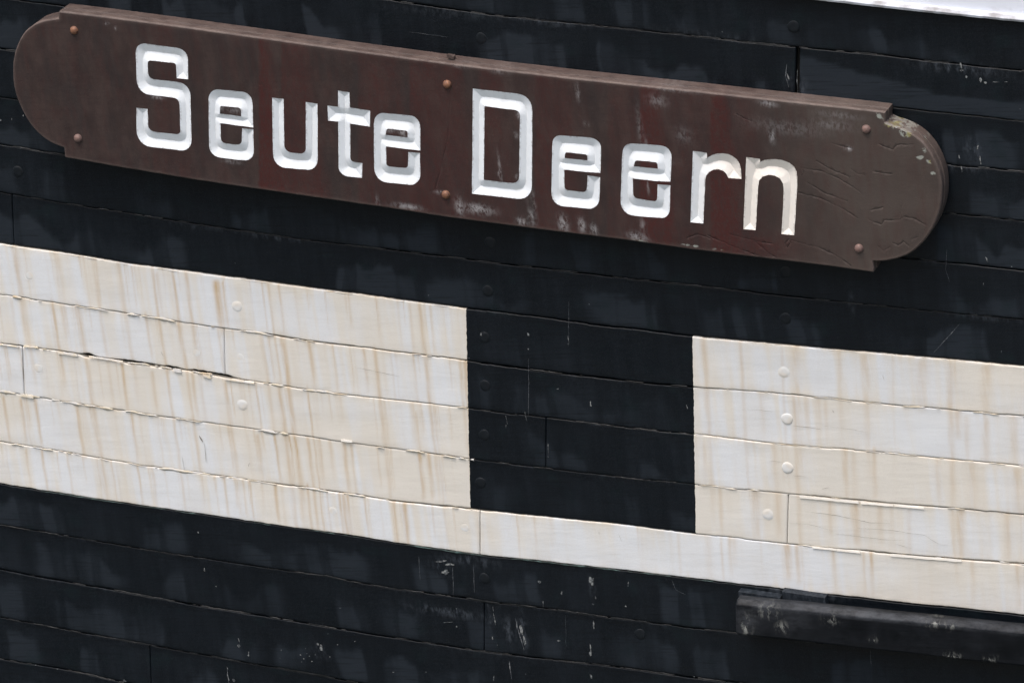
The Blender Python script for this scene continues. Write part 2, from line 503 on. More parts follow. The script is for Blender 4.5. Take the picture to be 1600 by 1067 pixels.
def make_plank(r, ua, ub):
    u = np.concatenate([[ua + .0001, ua + .0014], np.arange(ua + .004, ub - .004, .005), [ub - .0014, ub - .0001]])
    vt = SC[r](u) + seam_wob(r, u) - half_gap(r, u)
    vb = SC[r + 1](u) + seam_wob(r + 1, u) + half_gap(r + 1, u)
    hgt = vt - vb
    inn = np.linspace(.045, .955, 12)
    tl = [0, .006, .02] + list(inn) + [.98, .994, 1]
    wh = .65 if 7 <= r <= 11 else .5
    dr = [-.0042 * wh, -.0012 * wh, -.0002] + [0] * 12 + [-.0002, -.001 * wh, -.0036 * wh]
    t = np.array(tl)[None, :] + 0 * u[:, None]
    # the ends are cut square to the run of the plank
    V = vt[:, None] - hgt[:, None] * t
    U = u[:, None] + .135 * (V - V.mean(1)[:, None])
    top_ = SC[r](U) + seam_wob(r, U) - half_gap(r, U)
    bot_ = SC[r + 1](U) + seam_wob(r + 1, U) + half_gap(r + 1, U)
    V = top_ * (1 - t) + bot_ * t
    U = u[:, None] + .135 * (V - V.mean(1)[:, None])
    Wd = front_w(r, U, V) + np.array(dr)[None, :]
    Wd[0] -= .004; Wd[1] -= .001; Wd[-1] -= .004; Wd[-2] -= .001
    # lifted paint near some seams
    Wd += .0016 * np.exp(-t / .05) * sstep(.5, .75, fbm(U * 12, 700 + r, 3)) + .0012 * np.exp(-(1 - t) / .05) * sstep(.5, .75, fbm(U * 12, 720 + r, 3))
    nu, nv = U.shape
    F = plank_fields(r, U.ravel(), V.ravel(), t.ravel())
    verts = to_local(U.ravel(), V.ravel(), Wd.ravel())
    faces = [grid_faces(nu, nv, flip=True)]
    # side walls going back into the seam
    ring = np.concatenate([np.arange(nu) * nv, (nu - 1) * nv + np.arange(1, nv), (np.arange(nu - 1)[::-1]) * nv + nv - 1, np.arange(1, nv - 1)[::-1]])
    a = verts[ring].copy()
    b = a.copy(); b[:, 2] = -HB[2] - .034
    o = len(verts); k = len(ring)
    verts = np.concatenate([verts, a, b])
    i = np.arange(k); j = (i + 1) % k
    faces.append(np.stack([o + i, o + j, o + k + j, o + k + i], 1))
    at = {n: np.concatenate([x, x[ring], x[ring]]) for n, x in F.items()}
    me = mesh_from('plank', verts, np.concatenate(faces), at)
    kind = SEAMS[r][0]
    if r == W_STRIP: mat = M_WHITE
    elif 7 <= r <= 10: mat = M_BAND
    else: mat = M_BLACK
    ob = link('plank', me, mat, ship)
    if r == W_STRIP: ob['label'] = 'rust streaked white plank, lowest of the white band'
    elif 7 <= r <= 10: ob['label'] = 'plank of the painted band, white and black'
    return ob


UMIN, UMAX = -3.7, 3.3
for r in range(0, NS - 1):
    cuts = sorted(P(b[1], b[2])[0] for b in BUTTS if b[0] == r)
    gapw = {1: .0085, 8: .0005, 5: .0006, 15: .0009}.get(r, .0010)
    xs = [UMIN] + cuts + [UMAX]
    for i in range(len(xs) - 1):
        a = xs[i] + (gapw if i > 0 else 0)
        b = xs[i + 1] - (gapw if i < len(xs) - 2 else 0)
        make_plank(r, a, b)

# framing behind the planks, seen only through open seams
def box_mesh(name, u0, u1, v0, v1, w0, w1, base=HB):
    c = [(a, b, d) for a in (u0, u1) for b in (v0, v1) for d in (w0, w1)]
    c = np.array(c) - np.array(base)
    f = [(0, 1, 3, 2), (4, 6, 7, 5), (0, 4, 5, 1), (2, 3, 7, 6), (0, 2, 6, 4), (1, 5, 7, 3)]
    return mesh_from(name, c, f, smooth=False)


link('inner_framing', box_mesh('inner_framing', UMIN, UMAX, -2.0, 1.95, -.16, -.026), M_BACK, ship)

# ------------------------------------------------------------------ seam ribbons: caulk and curled paint
def seam_ribbon(s, ua, ub, mat, name, seed, amp, wbase, thr, shift=0.0, step=.0035):
    u = np.arange(ua, ub, step)
    c = SC[s](u) + seam_wob(s, u) + (fbm(u * 20, seed, 4) - .5) * .006 * amp + shift
    hw = np.clip(fbm(u * 15 + 4 * vn(u * 2.3, seed), seed + 3, 5) - thr - .10 * (1 - vn(u * 2.1, seed + 31)), 0, 1) * .014 * amp * (.5 + 1.1 * vn(u * 3.1, seed + 41))
    bend = fbm(u * 60, seed + 5, 2)
    wv = wbase + .003 * bend * amp
    r0 = np.stack([u, c + hw, wv - .0008], -1)
    r1 = np.stack([u, c + hw * .2, wv + .0010 + .0012 * bend], -1)
    r2 = np.stack([u, c - hw, wv + .0002], -1)
    r3 = np.stack([u, c - hw * .8, wv - .006], -1)
    V = np.stack([r0, r1, r2, r3], 1)
    ok = hw > .0004
    n = len(u)
    i = np.where(ok[:-1] & ok[1:])[0]
    if len(i) == 0:
        return
    faces = np.concatenate([np.stack([i * 4 + k + 1, (i + 1) * 4 + k + 1, (i + 1) * 4 + k, i * 4 + k], 1) for k in range(3)])
    me = mesh_from(name, V.reshape(-1, 3) - np.array(HB), faces)
    return link(name, me, mat, ship)


uLm, uRm = P(732, 640)[0], P(1085, 680)[0]
for s in (8, 9, 10, 11):
    pr = max(PROUD[s], PROUD[s - 1])
    for (a, b) in ((UMIN, uLm - .003), (uRm + .003, UMAX)):
        if s == 11:
            a2, b2 = (a, P(750, 800)[0] - .003) if a == UMIN else (a, b)
        else:
            a2, b2 = a, b
        left = a == UMIN
        seam_ribbon(s, a2, b2, M_CURL, 'curled_seam_paint', 800 + s * 5, 1.35 if left else .8, pr - .0002, .42 if left else .45)
    if s < 11:
        seam_ribbon(s, uLm + .003, uRm - .003, M_SEAMB, 'seam_caulking', 830 + s, .7, pr - .002, .45)
M = Mat('green_edge_paint'); M.put(M.b.inputs['Base Color'], M.mix(M.ramp(M.noise(20, (1, 1, 1), 5), .4, .7), (.006, .014, .013), (.07, .12, .11))); M.b.inputs['Roughness'].default_value = .6
seam_ribbon(12, UMIN, P(1150, 900)[0], M.m, 'seam_caulking', 880, .55, PROUD[12] - .001, .34, -.002)
seam_ribbon(7, UMIN, uLm, M_CURL, 'curled_seam_paint', 870, .6, PROUD[7] - .001, .42, -.004)
seam_ribbon(7, uRm, UMAX, M_CURL, 'curled_seam_paint', 871, .4, PROUD[7] - .001, .42, -.003)
for s in (1, 2, 3, 4, 5, 6, 13, 14, 15, 16):
    seam_ribbon(s, UMIN, UMAX, M_SEAMB, 'seam_caulking', 900 + s, .8, max(PROUD[s], PROUD[s - 1]) - .0035, .40)

# loose filler strips lying in the right-hand seams and flakes hanging over the open one
def strip(pts, hw, wv, mat, name, seed=1, thick=.003):
    q = [np.array(P(a, b)) for a, b in pts]
    us = np.linspace(0, 1, 24)
    px = np.interp(us, np.linspace(0, 1, len(q)), [a[0] for a in q])
    py = np.interp(us, np.linspace(0, 1, len(q)), [a[1] for a in q])
    jit = (fbm(us * 14, seed, 3) - .5) * hw * .9
    jit2 = (fbm(us * 14, seed + 9, 3) - .5) * hw * .9
    V = []
    for k in range(24):
        V += [(px[k], py[k] + hw + jit[k], wv - thick), (px[k], py[k] + hw + jit[k], wv), (px[k], py[k] - hw + jit2[k], wv + .0012), (px[k], py[k] - hw + jit2[k], wv - thick)]
    V = np.array(V) - np.array(HB)
    f = []
    for k in range(23):
        for m in range(3):
            f.append((k * 4 + m + 1, k * 4 + 4 + m + 1, k * 4 + 4 + m, k * 4 + m))
    f += [(0, 1, 2, 3), (95, 94, 93, 92)]
    return link(name, mesh_from(name, V, np.array(f), smooth=False), mat, ship)


M = Mat('fresh_filler'); M.put(M.b.inputs['Base Color'], M.mix(M.noise(30), (.78, .77, .75), (.70, .64, .54))); M.b.inputs['Roughness'].default_value = .5
M_FILL = M.m
strip([(1250, 775), (1342, 784)], .0050, .0055, M_FILL, 'filler_strip', 1)
strip([(1346, 785), (1396, 789)], .0040, .005, M_FILL, 'filler_strip', 2)
strip([(1398, 789), (1444, 793)], .0035, .0055, M_FILL, 'filler_strip', 3)
strip([(1270, 854), (1307, 857.5)], .0035, .006, M_FILL, 'filler_strip', 4)
strip([(1308, 858), (1345, 862)], .0045, .006, M_FILL, 'filler_strip', 5)
strip([(1392, 866), (1503, 875)], .0050, .006, M_FILL, 'filler_strip', 6)
strip([(92, 550), (122, 554)], .0055, .0075, M_CURL, 'paint_flake', 7)
strip([(140, 556), (193, 564)], .0030, .007, M_CURL, 'paint_flake', 8)
strip([(272, 577), (284, 579)], .0075, .0075, M_CURL, 'paint_flake', 9)
strip([(318, 585), (330, 588)], .0070, .0075, M_CURL, 'paint_flake', 10)
strip([(33, 616), (53, 619.5)], .0060, .0075, M_CURL, 'paint_flake', 11)
strip([(352, 591), (398, 598)], .0030, .007, M_CURL, 'paint_flake', 12)
strip([(38, 540), (60, 542)], .0030, .007, M_CURL, 'paint_flake', 13)
strip([(534, 687), (551, 689)], .0045, .007, M_FILL, 'paint_flake', 14)
strip([(0, 537), (30, 541)], .0025, .0065, M_CURL, 'paint_flake', 15)

# hairline cracks in the white planks, real shallow furrows laid as thin dark inlays
M = Mat('crack_dark'); M.put(M.b.inputs['Base Color'], M.mix(M.noise(60), (.09, .075, .06), (.20, .17, .13))); M.b.inputs['Roughness'].default_value = .9
M_CRACK = M.m


def hair(pts, width, wv, mat, name, seed, parent=None, plane=0.0, base=HB):
    q = np.array([P(a, b, plane) for a, b in pts])
    d = np.concatenate([[0], np.cumsum(np.hypot(*np.diff(q, axis=0).T))])
    n = max(6, int(d[-1] / .006))
    s = np.linspace(0, d[-1], n)
    x = np.interp(s, d, q[:, 0]); y = np.interp(s, d, q[:, 1])
    y = y + (fbm(s * 40, seed, 3) - .5) * .004; x = x + (fbm(s * 40, seed + 4, 3) - .5) * .003
    tx, ty = np.gradient(x), np.gradient(y)
    l = np.hypot(tx, ty) + 1e-9
    nx, ny = -ty / l, tx / l
    h = width * (.35 + .9 * fbm(s * 50, seed + 8, 2)) * np.sin(np.linspace(.15, math.pi - .1, n)) ** .5
    A = np.stack([x + nx * h, y + ny * h, 0 * x + wv], -1)
    B = np.stack([x, y, 0 * x + wv + .0003], -1)
    Cc = np.stack([x - nx * h, y - ny * h, 0 * x + wv], -1)
    V = np.stack([A, B, Cc], 1).reshape(-1, 3) - np.array(base)
    i = np.arange(n - 1)
    f = np.concatenate([np.stack([i * 3 + k + 1, i * 3 + 4 + k, i * 3 + 3 + k, i * 3 + k], 1) for k in (0, 1)])
    return V, f


def hairs(lst, mat, name, parent, plane=0.0, base=HB, stuff=True):
    VV, FF, o = [], [], 0
    for k, (pts, wd, wv) in enumerate(lst):
        V, f = hair(pts, wd, wv, mat, name, k * 11 + 3, plane=plane, base=base)
        VV.append(V); FF.append(f + o); o += len(V)
    ob = link(name, mesh_from(name, np.concatenate(VV), np.concatenate(FF)), mat, parent)
    if stuff: ob['kind'] = 'stuff'
    return ob


zz_ = lambda L, ox=1080, oy=720, k=3.075: [(ox + a / k, oy + b / k) for a, b in L]
hairs([
    (zz_([(550, 240), (700, 258), (860, 292), (960, 298)]), .0007, .0062),
    (zz_([(690, 345), (800, 360), (940, 375), (1040, 380)]), .0005, .0062),
    (zz_([(800, 320), (960, 330), (1120, 352), (1190, 395), (1235, 403)]), .0006, .0062),
    (zz_([(470, 295), (560, 300), (680, 330)]), .0004, .0062),
    (zz_([(980, 395), (1060, 418)]), .0005, .0062),
    (zz_([(490, 503), (560, 512), (625, 522)], 1080, 500), .0008, .0062),
    (zz_([(630, 505), (760, 520), (860, 538)], 1080, 500), .0004, .0062),
    (zz_([(270, 425), (340, 430), (420, 440)], 1080, 500), .0004, .0062),
    (zz_([(380, 672), (440, 680)], 1080, 500), .0004, .0062),
    (zz_([(490, 745), (560, 748)], 1080, 500), .0005, .0055),
    (zz_([(630, 810), (665, 800)], 1080, 500), .0006, .0055),
    ([(555, 573), (600, 582), (625, 587)], .0005, .0055),
    ([(312, 680), (318, 690)], .0022, .0055), ([(320, 692), (323, 722)], .0011, .0055),
    ([(285, 712), (289, 733)], .0008, .0055), ([(388, 728), (391, 722)], .0007, .0055), ([(252, 549), (256, 556)], .0009, .0055),
    ([(36, 544), (37, 570), (38, 595)], .0012, .0062),
    ([(936, 829), (937, 834)], .0008, .0062), ([(967, 833), (972, 845)], .0005, .0062), ([(1380, 585), (1382, 594)], .0004, .006), ([(1301, 640), (1303, 643)], .0012, .006),
], M_CRACK, 'paint_crack', ship)

# droppings, drips and scratches on the black paint: thin blobs with a shape of their own
M = Mat('lime_splash'); M.put(M.b.inputs['Base Color'], M.mix(M.ramp(M.noise(90), .4, .6), (.035, .04, .045), (.20, .21, .21))); M.b.inputs['Roughness'].default_value = .8
M_LIME = M.m
BL = [(752, 522, 1.6, 3.5), (826, 522, 2, 3.5), (826, 545, 1.5, 1.5), (888.5, 537, 2.5, 1.5), (888.5, 530, .8, 7), (872, 607, 2.5, 1), (923, 629, 1, 6), (924, 633, 1.4, 2), (1074, 635, .8, 5), (791, 665, 1, 4), (792, 655, .6, 9), (822, 650, .8, 12),
      (857, 700, .8, 14), (857, 713, 1.2, 1.2), (733.5, 559, 1.2, 1.2), (925, 906, 5, 9), (923, 903, 3, 5), (931, 933, 1.5, 3), (927, 943, 2.2, 2), (878, 926, 1.5, 4), (849, 941, .8, 8), (928, 975, 2.2, 9), (923, 1020, 3, 6), (923, 1010, 1.5, 8), (924, 1055, 2, 5),
      (978, 946, 2, 2), (982, 912, 1, 5), (843, 908, 4, 3), (815, 982, 3.5, 13), (820, 1000, 3, 10), (808, 975, 1, 10), (773, 965, 1.5, 14), (770, 996, 1.6, 3), (778, 1007, 1.3, 1.3), (873, 1000, 4, 2), (797, 1040, 1.2, 9), (822, 1052, 1.2, 1.2), (1085, 1056, 1.5, 1), (771, 950, 1, 6),
      (502, 1010, 4, 8), (497, 1005, 3, 3), (470, 1022, 1.6, 1.6), (475, 1028, 1.8, 1.8), (480, 1020, 1.2, 1.2), (484, 1024, 1.3, 1.3), (472, 1033, 1.4, 1.4), (488, 1032, 1.6, 1), (493, 1022, 1, 1), (478, 1012, .9, .9), (440, 1015, 1, 3), (438, 1027, 1.2, 1.2), (528, 1006, 2, 1), (555, 1001, 1.2, 1), (615, 1049, 3, .8), (666, 1049, 1.4, 1.6), (772, 1058, 1, 6), (513, 989, 1.2, 1), (516, 1025, 1.4, 1),
      (310, 831, 1.6, 3), (320, 889, 2, 4), (338, 915, 1, 1.5), (374, 1008, 3.5, 3.5), (374, 1000, .7, 8), (389, 1023, 2, 3), (356, 1043, 1, 2), (357, 1057, 1.2, 9), (366, 1062, 4, 4), (389, 1020, 1, 4), (195, 1063, 4, 3), (57, 1038, 2.5, 1), (90, 1044, 3, .8),
      (37, 181, 1.2, 2.5), (2, 188, 1, 2), (19, 186, .8, 2), (368, 411, 1, 1.2), (670, 461, .9, .9), (1129, 50, .9, 1.4), (714, 950, 1.2, 1), (714, 978, 1.6, 2.5), (701, 971, 12, .8), (532, 949, 3, .6), (921, 475, .6, 1), (1502, 102, 2, 6), (1503, 110, 3, 3), (1510, 120, 2, 3), (1533, 125, 3, 4), (1540, 129, 3, 2), (1556, 128, 7, 1), (1572, 128, 4, .8), (1499, 245, 1.5, 4), (1503, 265, 1.2, 6), (1528, 230, 2, 5), (1532, 250, 1.2, 9), (1565, 549, .5, 2), (1537, 443, .6, 2), (1542, 405, 1.5, 6), (1581, 416, 2, 1), (1232, 120, 1.5, 10), (1246, 120, .8, 16), (703, 881, 10, 3), (697, 893, 8, 5), (690, 876, 14, 2), (1594, 170, 1, 1)]


def blobs(lst, mat, name, parent, wv, base=HB, plane=0.0, seed=3):
    rr = random.Random(seed)
    V, F = [], []
    for (px, py, a, b) in lst:
        c = P(px, py, plane)
        n = 11
        o = len(V)
        V.append((c[0] - base[0], c[1] - base[1], wv + .0012 - base[2]))
        rot = rr.uniform(-.25, .25)
        for k in range(n):
            an = k * 2 * math.pi / n
            q = rr.uniform(.5, 1.25)
            x, y = a * .8 * q * math.cos(an) / 375, b * .85 * q * math.sin(an) / 375
            x, y = x * math.cos(rot) - y * math.sin(rot), x * math.sin(rot) + y * math.cos(rot)
            V.append((c[0] + x - base[0], c[1] + y - base[1], wv - base[2]))
        for k in range(n):
            F.append((o, o + 1 + k, o + 1 + (k + 1) % n))
    ob = link(name, mesh_from(name, V, np.array(F)), mat, parent)
    ob['kind'] = 'stuff'
    return ob


blobs(BL, M_LIME, 'lime_splash', ship, .0040)
M = Mat('pale_scratch'); M.put(M.b.inputs['Base Color'], M.mix(M.ramp(M.noise(120), .4, .7), (.045, .05, .06), (.16, .17, .18))); M.b.inputs['Roughness'].default_value = .7
M_SCR = M.m
hairs([([(1459, 551), (1478, 530), (1500, 505)], .0012, .0040), ([(889, 470), (889, 500), (889, 540)], .0006, .0036), ([(826, 560), (827, 600), (826, 650)], .0009, .0045),
       ([(1230, 100), (1228, 118), (1233, 136)], .0016, .0045), ([(806, 965), (812, 990), (820, 1015)], .0022, .005), ([(796, 1030), (800, 1060)], .0018, .004),
       ([(655, 868), (657, 905)], .0010, .004), ([(740, 880), (742, 925)], .0010, .004), ([(708, 885), (709, 930)], .001, .004), ([(1050, 905), (1056, 920), (1072, 928)], .0008, .004), ([(1248, 160), (1246, 120)], .0008, .0045),
       ([(1360, 1015), (1362, 1040)], .0006, .004), ([(1480, 390), (1478, 420), (1484, 440)], .0009, .0045), ([(640, 50), (700, 58)], .0006, .004), ([(355, 1040), (358, 1066)], .0014, .004), ([(885, 1008), (884, 960)], .0005, .004)],
      M_SCR, 'scratch', ship)

# ------------------------------------------------------------------ wooden plugs over the fastenings
def plug_mesh(mat, h):
    n = 28
    prof = [(.0250, -.002), (.0245, .0001), (.0240, h * .3), (.0232, h * .6), (.0222, h), (.0205, h + .0007), (.011, h + .0010)]
    V = []
    for rad, z in prof:
        for k in range(n):
            a = 2 * math.pi * k / n
            q = 1 + .03 * math.sin(3 * a + rad * 90)
            V.append((rad * q * math.cos(a), rad * q * math.sin(a), z))
    V.append((0, 0, h + .0011))
    F = []
    for j in range(len(prof) - 1):
        for k in range(n):
            F.append((j * n + k, j * n + (k + 1) % n, (j + 1) * n + (k + 1) % n, (j + 1) * n + k))
    me = bpy.data.meshes.new('plug')
    b = (len(prof) - 1) * n
    me.from_pydata(V, [], F + [(b + k, b + (k + 1) % n, len(V) - 1) for k in range(n)])
    for p in me.polygons: p.use_smooth = True
    me.materials.append(mat)
    return me


M = Mat('black_plug_paint'); M.put(M.b.inputs['Base Color'], M.mix(M.noise(30), (.0022, .0036, .0052), (.009, .012, .016))); M.b.inputs['Roughness'].default_value = .45; M.b.inputs['Specular IOR Level'].default_value = .2
M_PB = M.m
M = Mat('white_plug_paint'); M.put(M.b.inputs['Base Color'], M.mix(M.ramp(M.noise(12), .4, .6), (.66, .66, .65), (.66, .625, .57))); M.b.inputs['Roughness'].default_value = .5
M_PW = M.m
PB, PWm, PWf, PWW = plug_mesh(M_PB, .0013), plug_mesh(M_PW, .0002), plug_mesh(M_PW, -.0012), plug_mesh(M_PW, .0012)
PLUGS = [(752, 60, 'b', 2), (1240, 42, 'b', 1), (766, 379, 'b', 6 - 1), (762, 455, 'b', 6), (757, 527, 'b', 7), (758, 602, 'b', 8), (757, 679, 'b', 9), (751, 754, 'b', 10), (757, 903, 'b', 12), (1227, 498, 'b', 6), (28, 268, 'b', 5), (1228, 425, 'b', 5),
         (371, 479, 'w', 7), (307, 551, 'f', 8), (375, 559, 'f', 8), (379, 632, 'w', 9), (47, 430, 'f', 7), (726, 824, 'f', 11), (520, 798, 'f', 11), (1225, 581, 'w', 7), (1230, 654, 'W', 8), (1231, 730, 'W', 9), (1200, 803, 'w', 10), (60, 575, 'f', 9), (308, 970, 'b', 13), (1000, 990, 'b', 13)]
for k, (px, py, c, r) in enumerate(PLUGS):
    u, v = P(px, py)
    me = PB if c == 'b' else (PWf if c == 'f' else (PWW if c == 'W' else PWm))
    o = link('plug', me, None, ship, loc=(u - HB[0], v - HB[1], float(front_w(r, u, v)) - HB[2] + (.0004 if c != 'W' else .0010)))
    o.rotation_euler = (0, 0, k * 1.3)

# ------------------------------------------------------------------ white bulwark at the top right with its moulding
def along_bar(name, s_pts, prof, mat, u0, u1, step=.01, jitter=0.0, base=HB, plane=0.0, parent=None, taper=0.0):
    """sweep a (dv, w) profile along a traced line"""
    q = np.array([P(a, b, plane) for a, b in s_pts])
    u = np.arange(u0, u1, step)
    k = np.polyfit(q[:, 0], q[:, 1], 2 if len(q) > 2 else 1)
    v = np.polyval(k, u)
    n, m = len(u), len(prof)
    V = np.zeros((n, m, 3))
    for j, (dv, wv) in enumerate(prof):
        V[:, j, 0] = u
        V[:, j, 1] = v + dv + (fbm(u * 30, 40 + j, 4) - .5) * jitter
        V[:, j, 2] = wv + (fbm(u * 8, 60 + j, 3) - .5) * jitter * .6
    f = grid_faces(n, m, flip=True)
    V = V.reshape(-1, 3) - np.array(base)
    caps = []
    return V, f, n, m


V, f, n, m = along_bar('b', [(1272, -3), (1381, 9), (1490, 21.5), (1600, 32)], [(1.2, -.01), (1.2, .012), (.026, .012), (.024, .030), (.012, .036), (.003, .032), (.0, .026), (.0, -.01)], None, UMIN, UMAX, .008, .0035)
me = mesh_from('bulwark', V, f, {a: np.full(len(V), x) for a, x in (('cream', .15), ('stain', 0), ('dirt', 0), ('chalk', 0), ('scuff', 0))}, smooth=False)
M = Mat('bulwark_white')
x, y, z = M.sep()
M.put(M.b.inputs['Base Color'], M.mix(M.ramp(M.math('ADD', M.noise(9, (1, 1, 1), 5), M.ramp(z, .213, .222, 0, .22)), .62, .85), (.66, .69, .76), (.34, .33, .34)))
M.b.inputs['Roughness'].default_value = .5
M_BUL = M.m
bo = link('bulwark', me, M_BUL, ship)

# ------------------------------------------------------------------ heavy rubbing strake at the lower right
M = Mat('strake_paint')
x, y, z = M.sep()
n1 = M.noise(6, (1, 1, 1), 6, .65)
base = M.mix(M.ramp(n1, .3, .75), (.0026, .0034, .0045), (.0090, .0105, .0135))
base = M.mix(M.math('MULTIPLY', M.ramp(M.noise(30, (.08, 2, 1), 5, .7), .5, .66), .4), base, (.003, .0035, .004))
wear_highlight = M.math('MULTIPLY', M.attr('wear_highlight'), M.ramp(M.noise(12, (.6, 1.2, 1), 8, .75), .30, .72))
base = M.mix(wear_highlight, base, (.052, .056, .064))  # one pale tone for real scuffs and the painted chamfer highlight
base = M.mix(M.math('MULTIPLY', M.attr('lime'), M.ramp(M.noise(30, (1.4, .6, 1), 6, .8), .50, .60)), base, (.22, .225, .21))
M.put(M.b.inputs['Base Color'], base)
M.put(M.b.inputs['Roughness'], M.ramp(n1, .3, .7, .5, .7))
M.b.inputs['Specular IOR Level'].default_value = .12
M.bump(M.noise(24, (.3, 1, 1), 6, .6), .5, .004)
M_STR = M.m
WS = .128
su0 = P(1147.5, 950, WS)[0]
tq = np.array([P(a, b, WS) for a, b in ((1148, 931), (1307, 946), (1405, 957), (1600, 977))])
bq = np.array([P(a, b, WS) for a, b in ((1148, 990), (1210, 999), (1405, 1019), (1600, 1042))])
kt, kb = np.polyfit(tq[:, 0], tq[:, 1], 1), np.polyfit(bq[:, 0], bq[:, 1], 1)
u = np.concatenate([[su0, su0 + .003, su0 + .008], np.arange(su0 + .016, UMAX, .012)])
vt, vb = np.polyval(kt, u) - .020, np.polyval(kb, u)
rc = .020
prof = []       # (which edge, dv, w)
prof.append((0, -.02, .066)); prof.append((0, .0, .070)); prof.append((0, .0, WS - rc))
prof.append((0, -.003, WS - rc + .004)); prof.append((0, -rc + .004, WS - .002)); prof.append((0, -rc, WS))
for k in range(1, 8):
    prof.append((2, k / 8, WS))
for k in range(0, 5):
    a = k / 4 * math.pi / 2
    prof.append((1, .012 - .012 * math.sin(a), WS - .012 + .012 * math.cos(a)))
prof.append((1, 0, -.01))
n, m = len(u), len(prof)
V = np.zeros((n, m, 3))
endin = np.array([.007, .0025, .0005] + [0] * (n - 3))
for j, (e, dv, wv) in enumerate(prof):
    top = vt - rc
    bot = vb + .012
    V[:, j, 0] = u
    if e == 0: V[:, j, 1] = vt + dv - endin
    elif e == 1: V[:, j, 1] = vb + dv + endin
    else: V[:, j, 1] = top + (bot - top) * dv
    V[:, j, 2] = wv - (endin if wv > .05 else 0) + (vn2(u * 5, u * 0 + j * .4, 66) - .5) * .003
V[:, :, 1] += ((fbm(u * 4, 77, 4) - .5) * .006)[:, None]
V[:, :, 0] += .10 * (V[:, :, 1] - ((vt + vb) / 2)[:, None])
Vf = V.reshape(-1, 3)
UU, VV_ = Vf[:, 0], Vf[:, 1]
wear_highlight = np.zeros(len(Vf)); lime = np.zeros(len(Vf))
jj = np.tile(np.arange(m), n)
wear_highlight += ((jj >= 2) & (jj <= 5)) * 1.1 * (.3 + .9 * fbm(UU * 3, 88, 4))  # highlight of the top chamfer, painted in as paler colour
for (px, py, a, b, s, tgt) in [(1165, 960, 26, 32, 1.0, 'w'), (1205, 950, 50, 18, .8, 'w'), (1230, 945, 40, 12, .7, 'w'), (1166, 978, 7, 14, 1.2, 'l'), (1200, 955, 16, 10, .7, 'l'), (1222, 980, 8, 8, .9, 'l'), (1298, 968, 10, 8, 1, 'l'), (1364, 999, 5, 4, 1, 'l'), (1460, 974, 12, 5, .9, 'l'), (1485, 978, 8, 4, .8, 'l'), (1487, 1024, 12, 4, 1.1, 'l'), (1548, 1031, 12, 4, 1.1, 'l'), (1240, 970, 30, 24, .5, 'w')]:
    c = P(px, py, WS)
    g = s * np.exp(-(((UU - c[0]) / (a / 375)) ** 2 + ((VV_ - c[1]) / (b / 375)) ** 2))
    if tgt == 'w': wear_highlight = np.maximum(wear_highlight, g)
    else: lime = np.maximum(lime, g)
Vf2 = np.concatenate([Vf - np.array(HB), [Vf[:m].mean(0) - np.array(HB)]])
f4 = grid_faces(n, m, flip=True)
me = bpy.data.meshes.new('rubbing_strake')
fl = [tuple(int(i) for i in q) for q in f4] + [tuple(range(m))]
me.from_pydata([tuple(p) for p in Vf2[:-1]], [], fl)
for p in me.polygons: p.use_smooth = False
for nme, arr in (('wear_highlight', wear_highlight), ('lime', lime)):
    at = me.attributes.new(nme, 'FLOAT', 'POINT'); at.data.foreach_set('value', arr.astype(np.float32))
strake = link('rubbing_strake', me, M_STR, ship)
strake['label'] = 'thick black timber rubbing strake with rounded scuffed edge, its highlight painted on'
strake['kind'] = 'part'
del strake['kind']
# packing pieces between strake and planking
for (a, b) in ((1157, 1222), (1225, 1292)):
    p0, p1 = P(a, 926, .02), P(b, 934, .02)
    mu = box_mesh('packing_piece', p0[0], p1[0], p0[1] - .035, p1[1] + .024, -.01, .046)
    for kk, (nme, vv) in enumerate((('cream', 0), ('stain', 0), ('dirt', 0), ('chalk', .6), ('scuff', .4))):
        at = mu.attributes.new(nme, 'FLOAT', 'POINT'); at.data.foreach_set('value', np.full(8, vv, np.float32))
    # follow the run of the strake
    for vtx in mu.vertices: vtx.co.y += -(vtx.co.x + HB[0] - (p0[0] + p1[0]) / 2) * .135
    link('packing_piece', mu, M_BLACK, ship)

# ------------------------------------------------------------------ NAME BOARD
WB = .112
cb = P(740, 385, 0)
BB = (cb[0], cb[1], 0.0)
board = empty('name_board', BB, 'long dark brown wooden name board with round ends and carved white lettering', 'sign')


def rnd_poly(pts, seg=7):
    """closed polygon with per-vertex corner radius, in the units of the points"""
    out = []
    n = len(pts)
    for i in range(n):
        p = pts[i]
        a = np.array(pts[i - 1][:2], float); b = np.array(p[:2], float); c = np.array(pts[(i + 1) % n][:2], float)
        r = p[2] if len(p) > 2 else 0
        if r <= 0:
            out.append(b); continue
        da, dc = a - b, c - b
        la, lc = np.linalg.norm(da), np.linalg.norm(dc)
        k = min(r, la * .95, lc * .95)
        A, Cc = b + da / la * k, b + dc / lc * k
        for s in np.linspace(0, 1, seg):
            # rounder than a parabola
            wq = .82
            w0, w1, w2 = (1 - s) ** 2, 2 * s * (1 - s) * wq, s * s
            out.append((A * w0 + b * w1 + Cc * w2) / (w0 + w1 + w2))
    return out


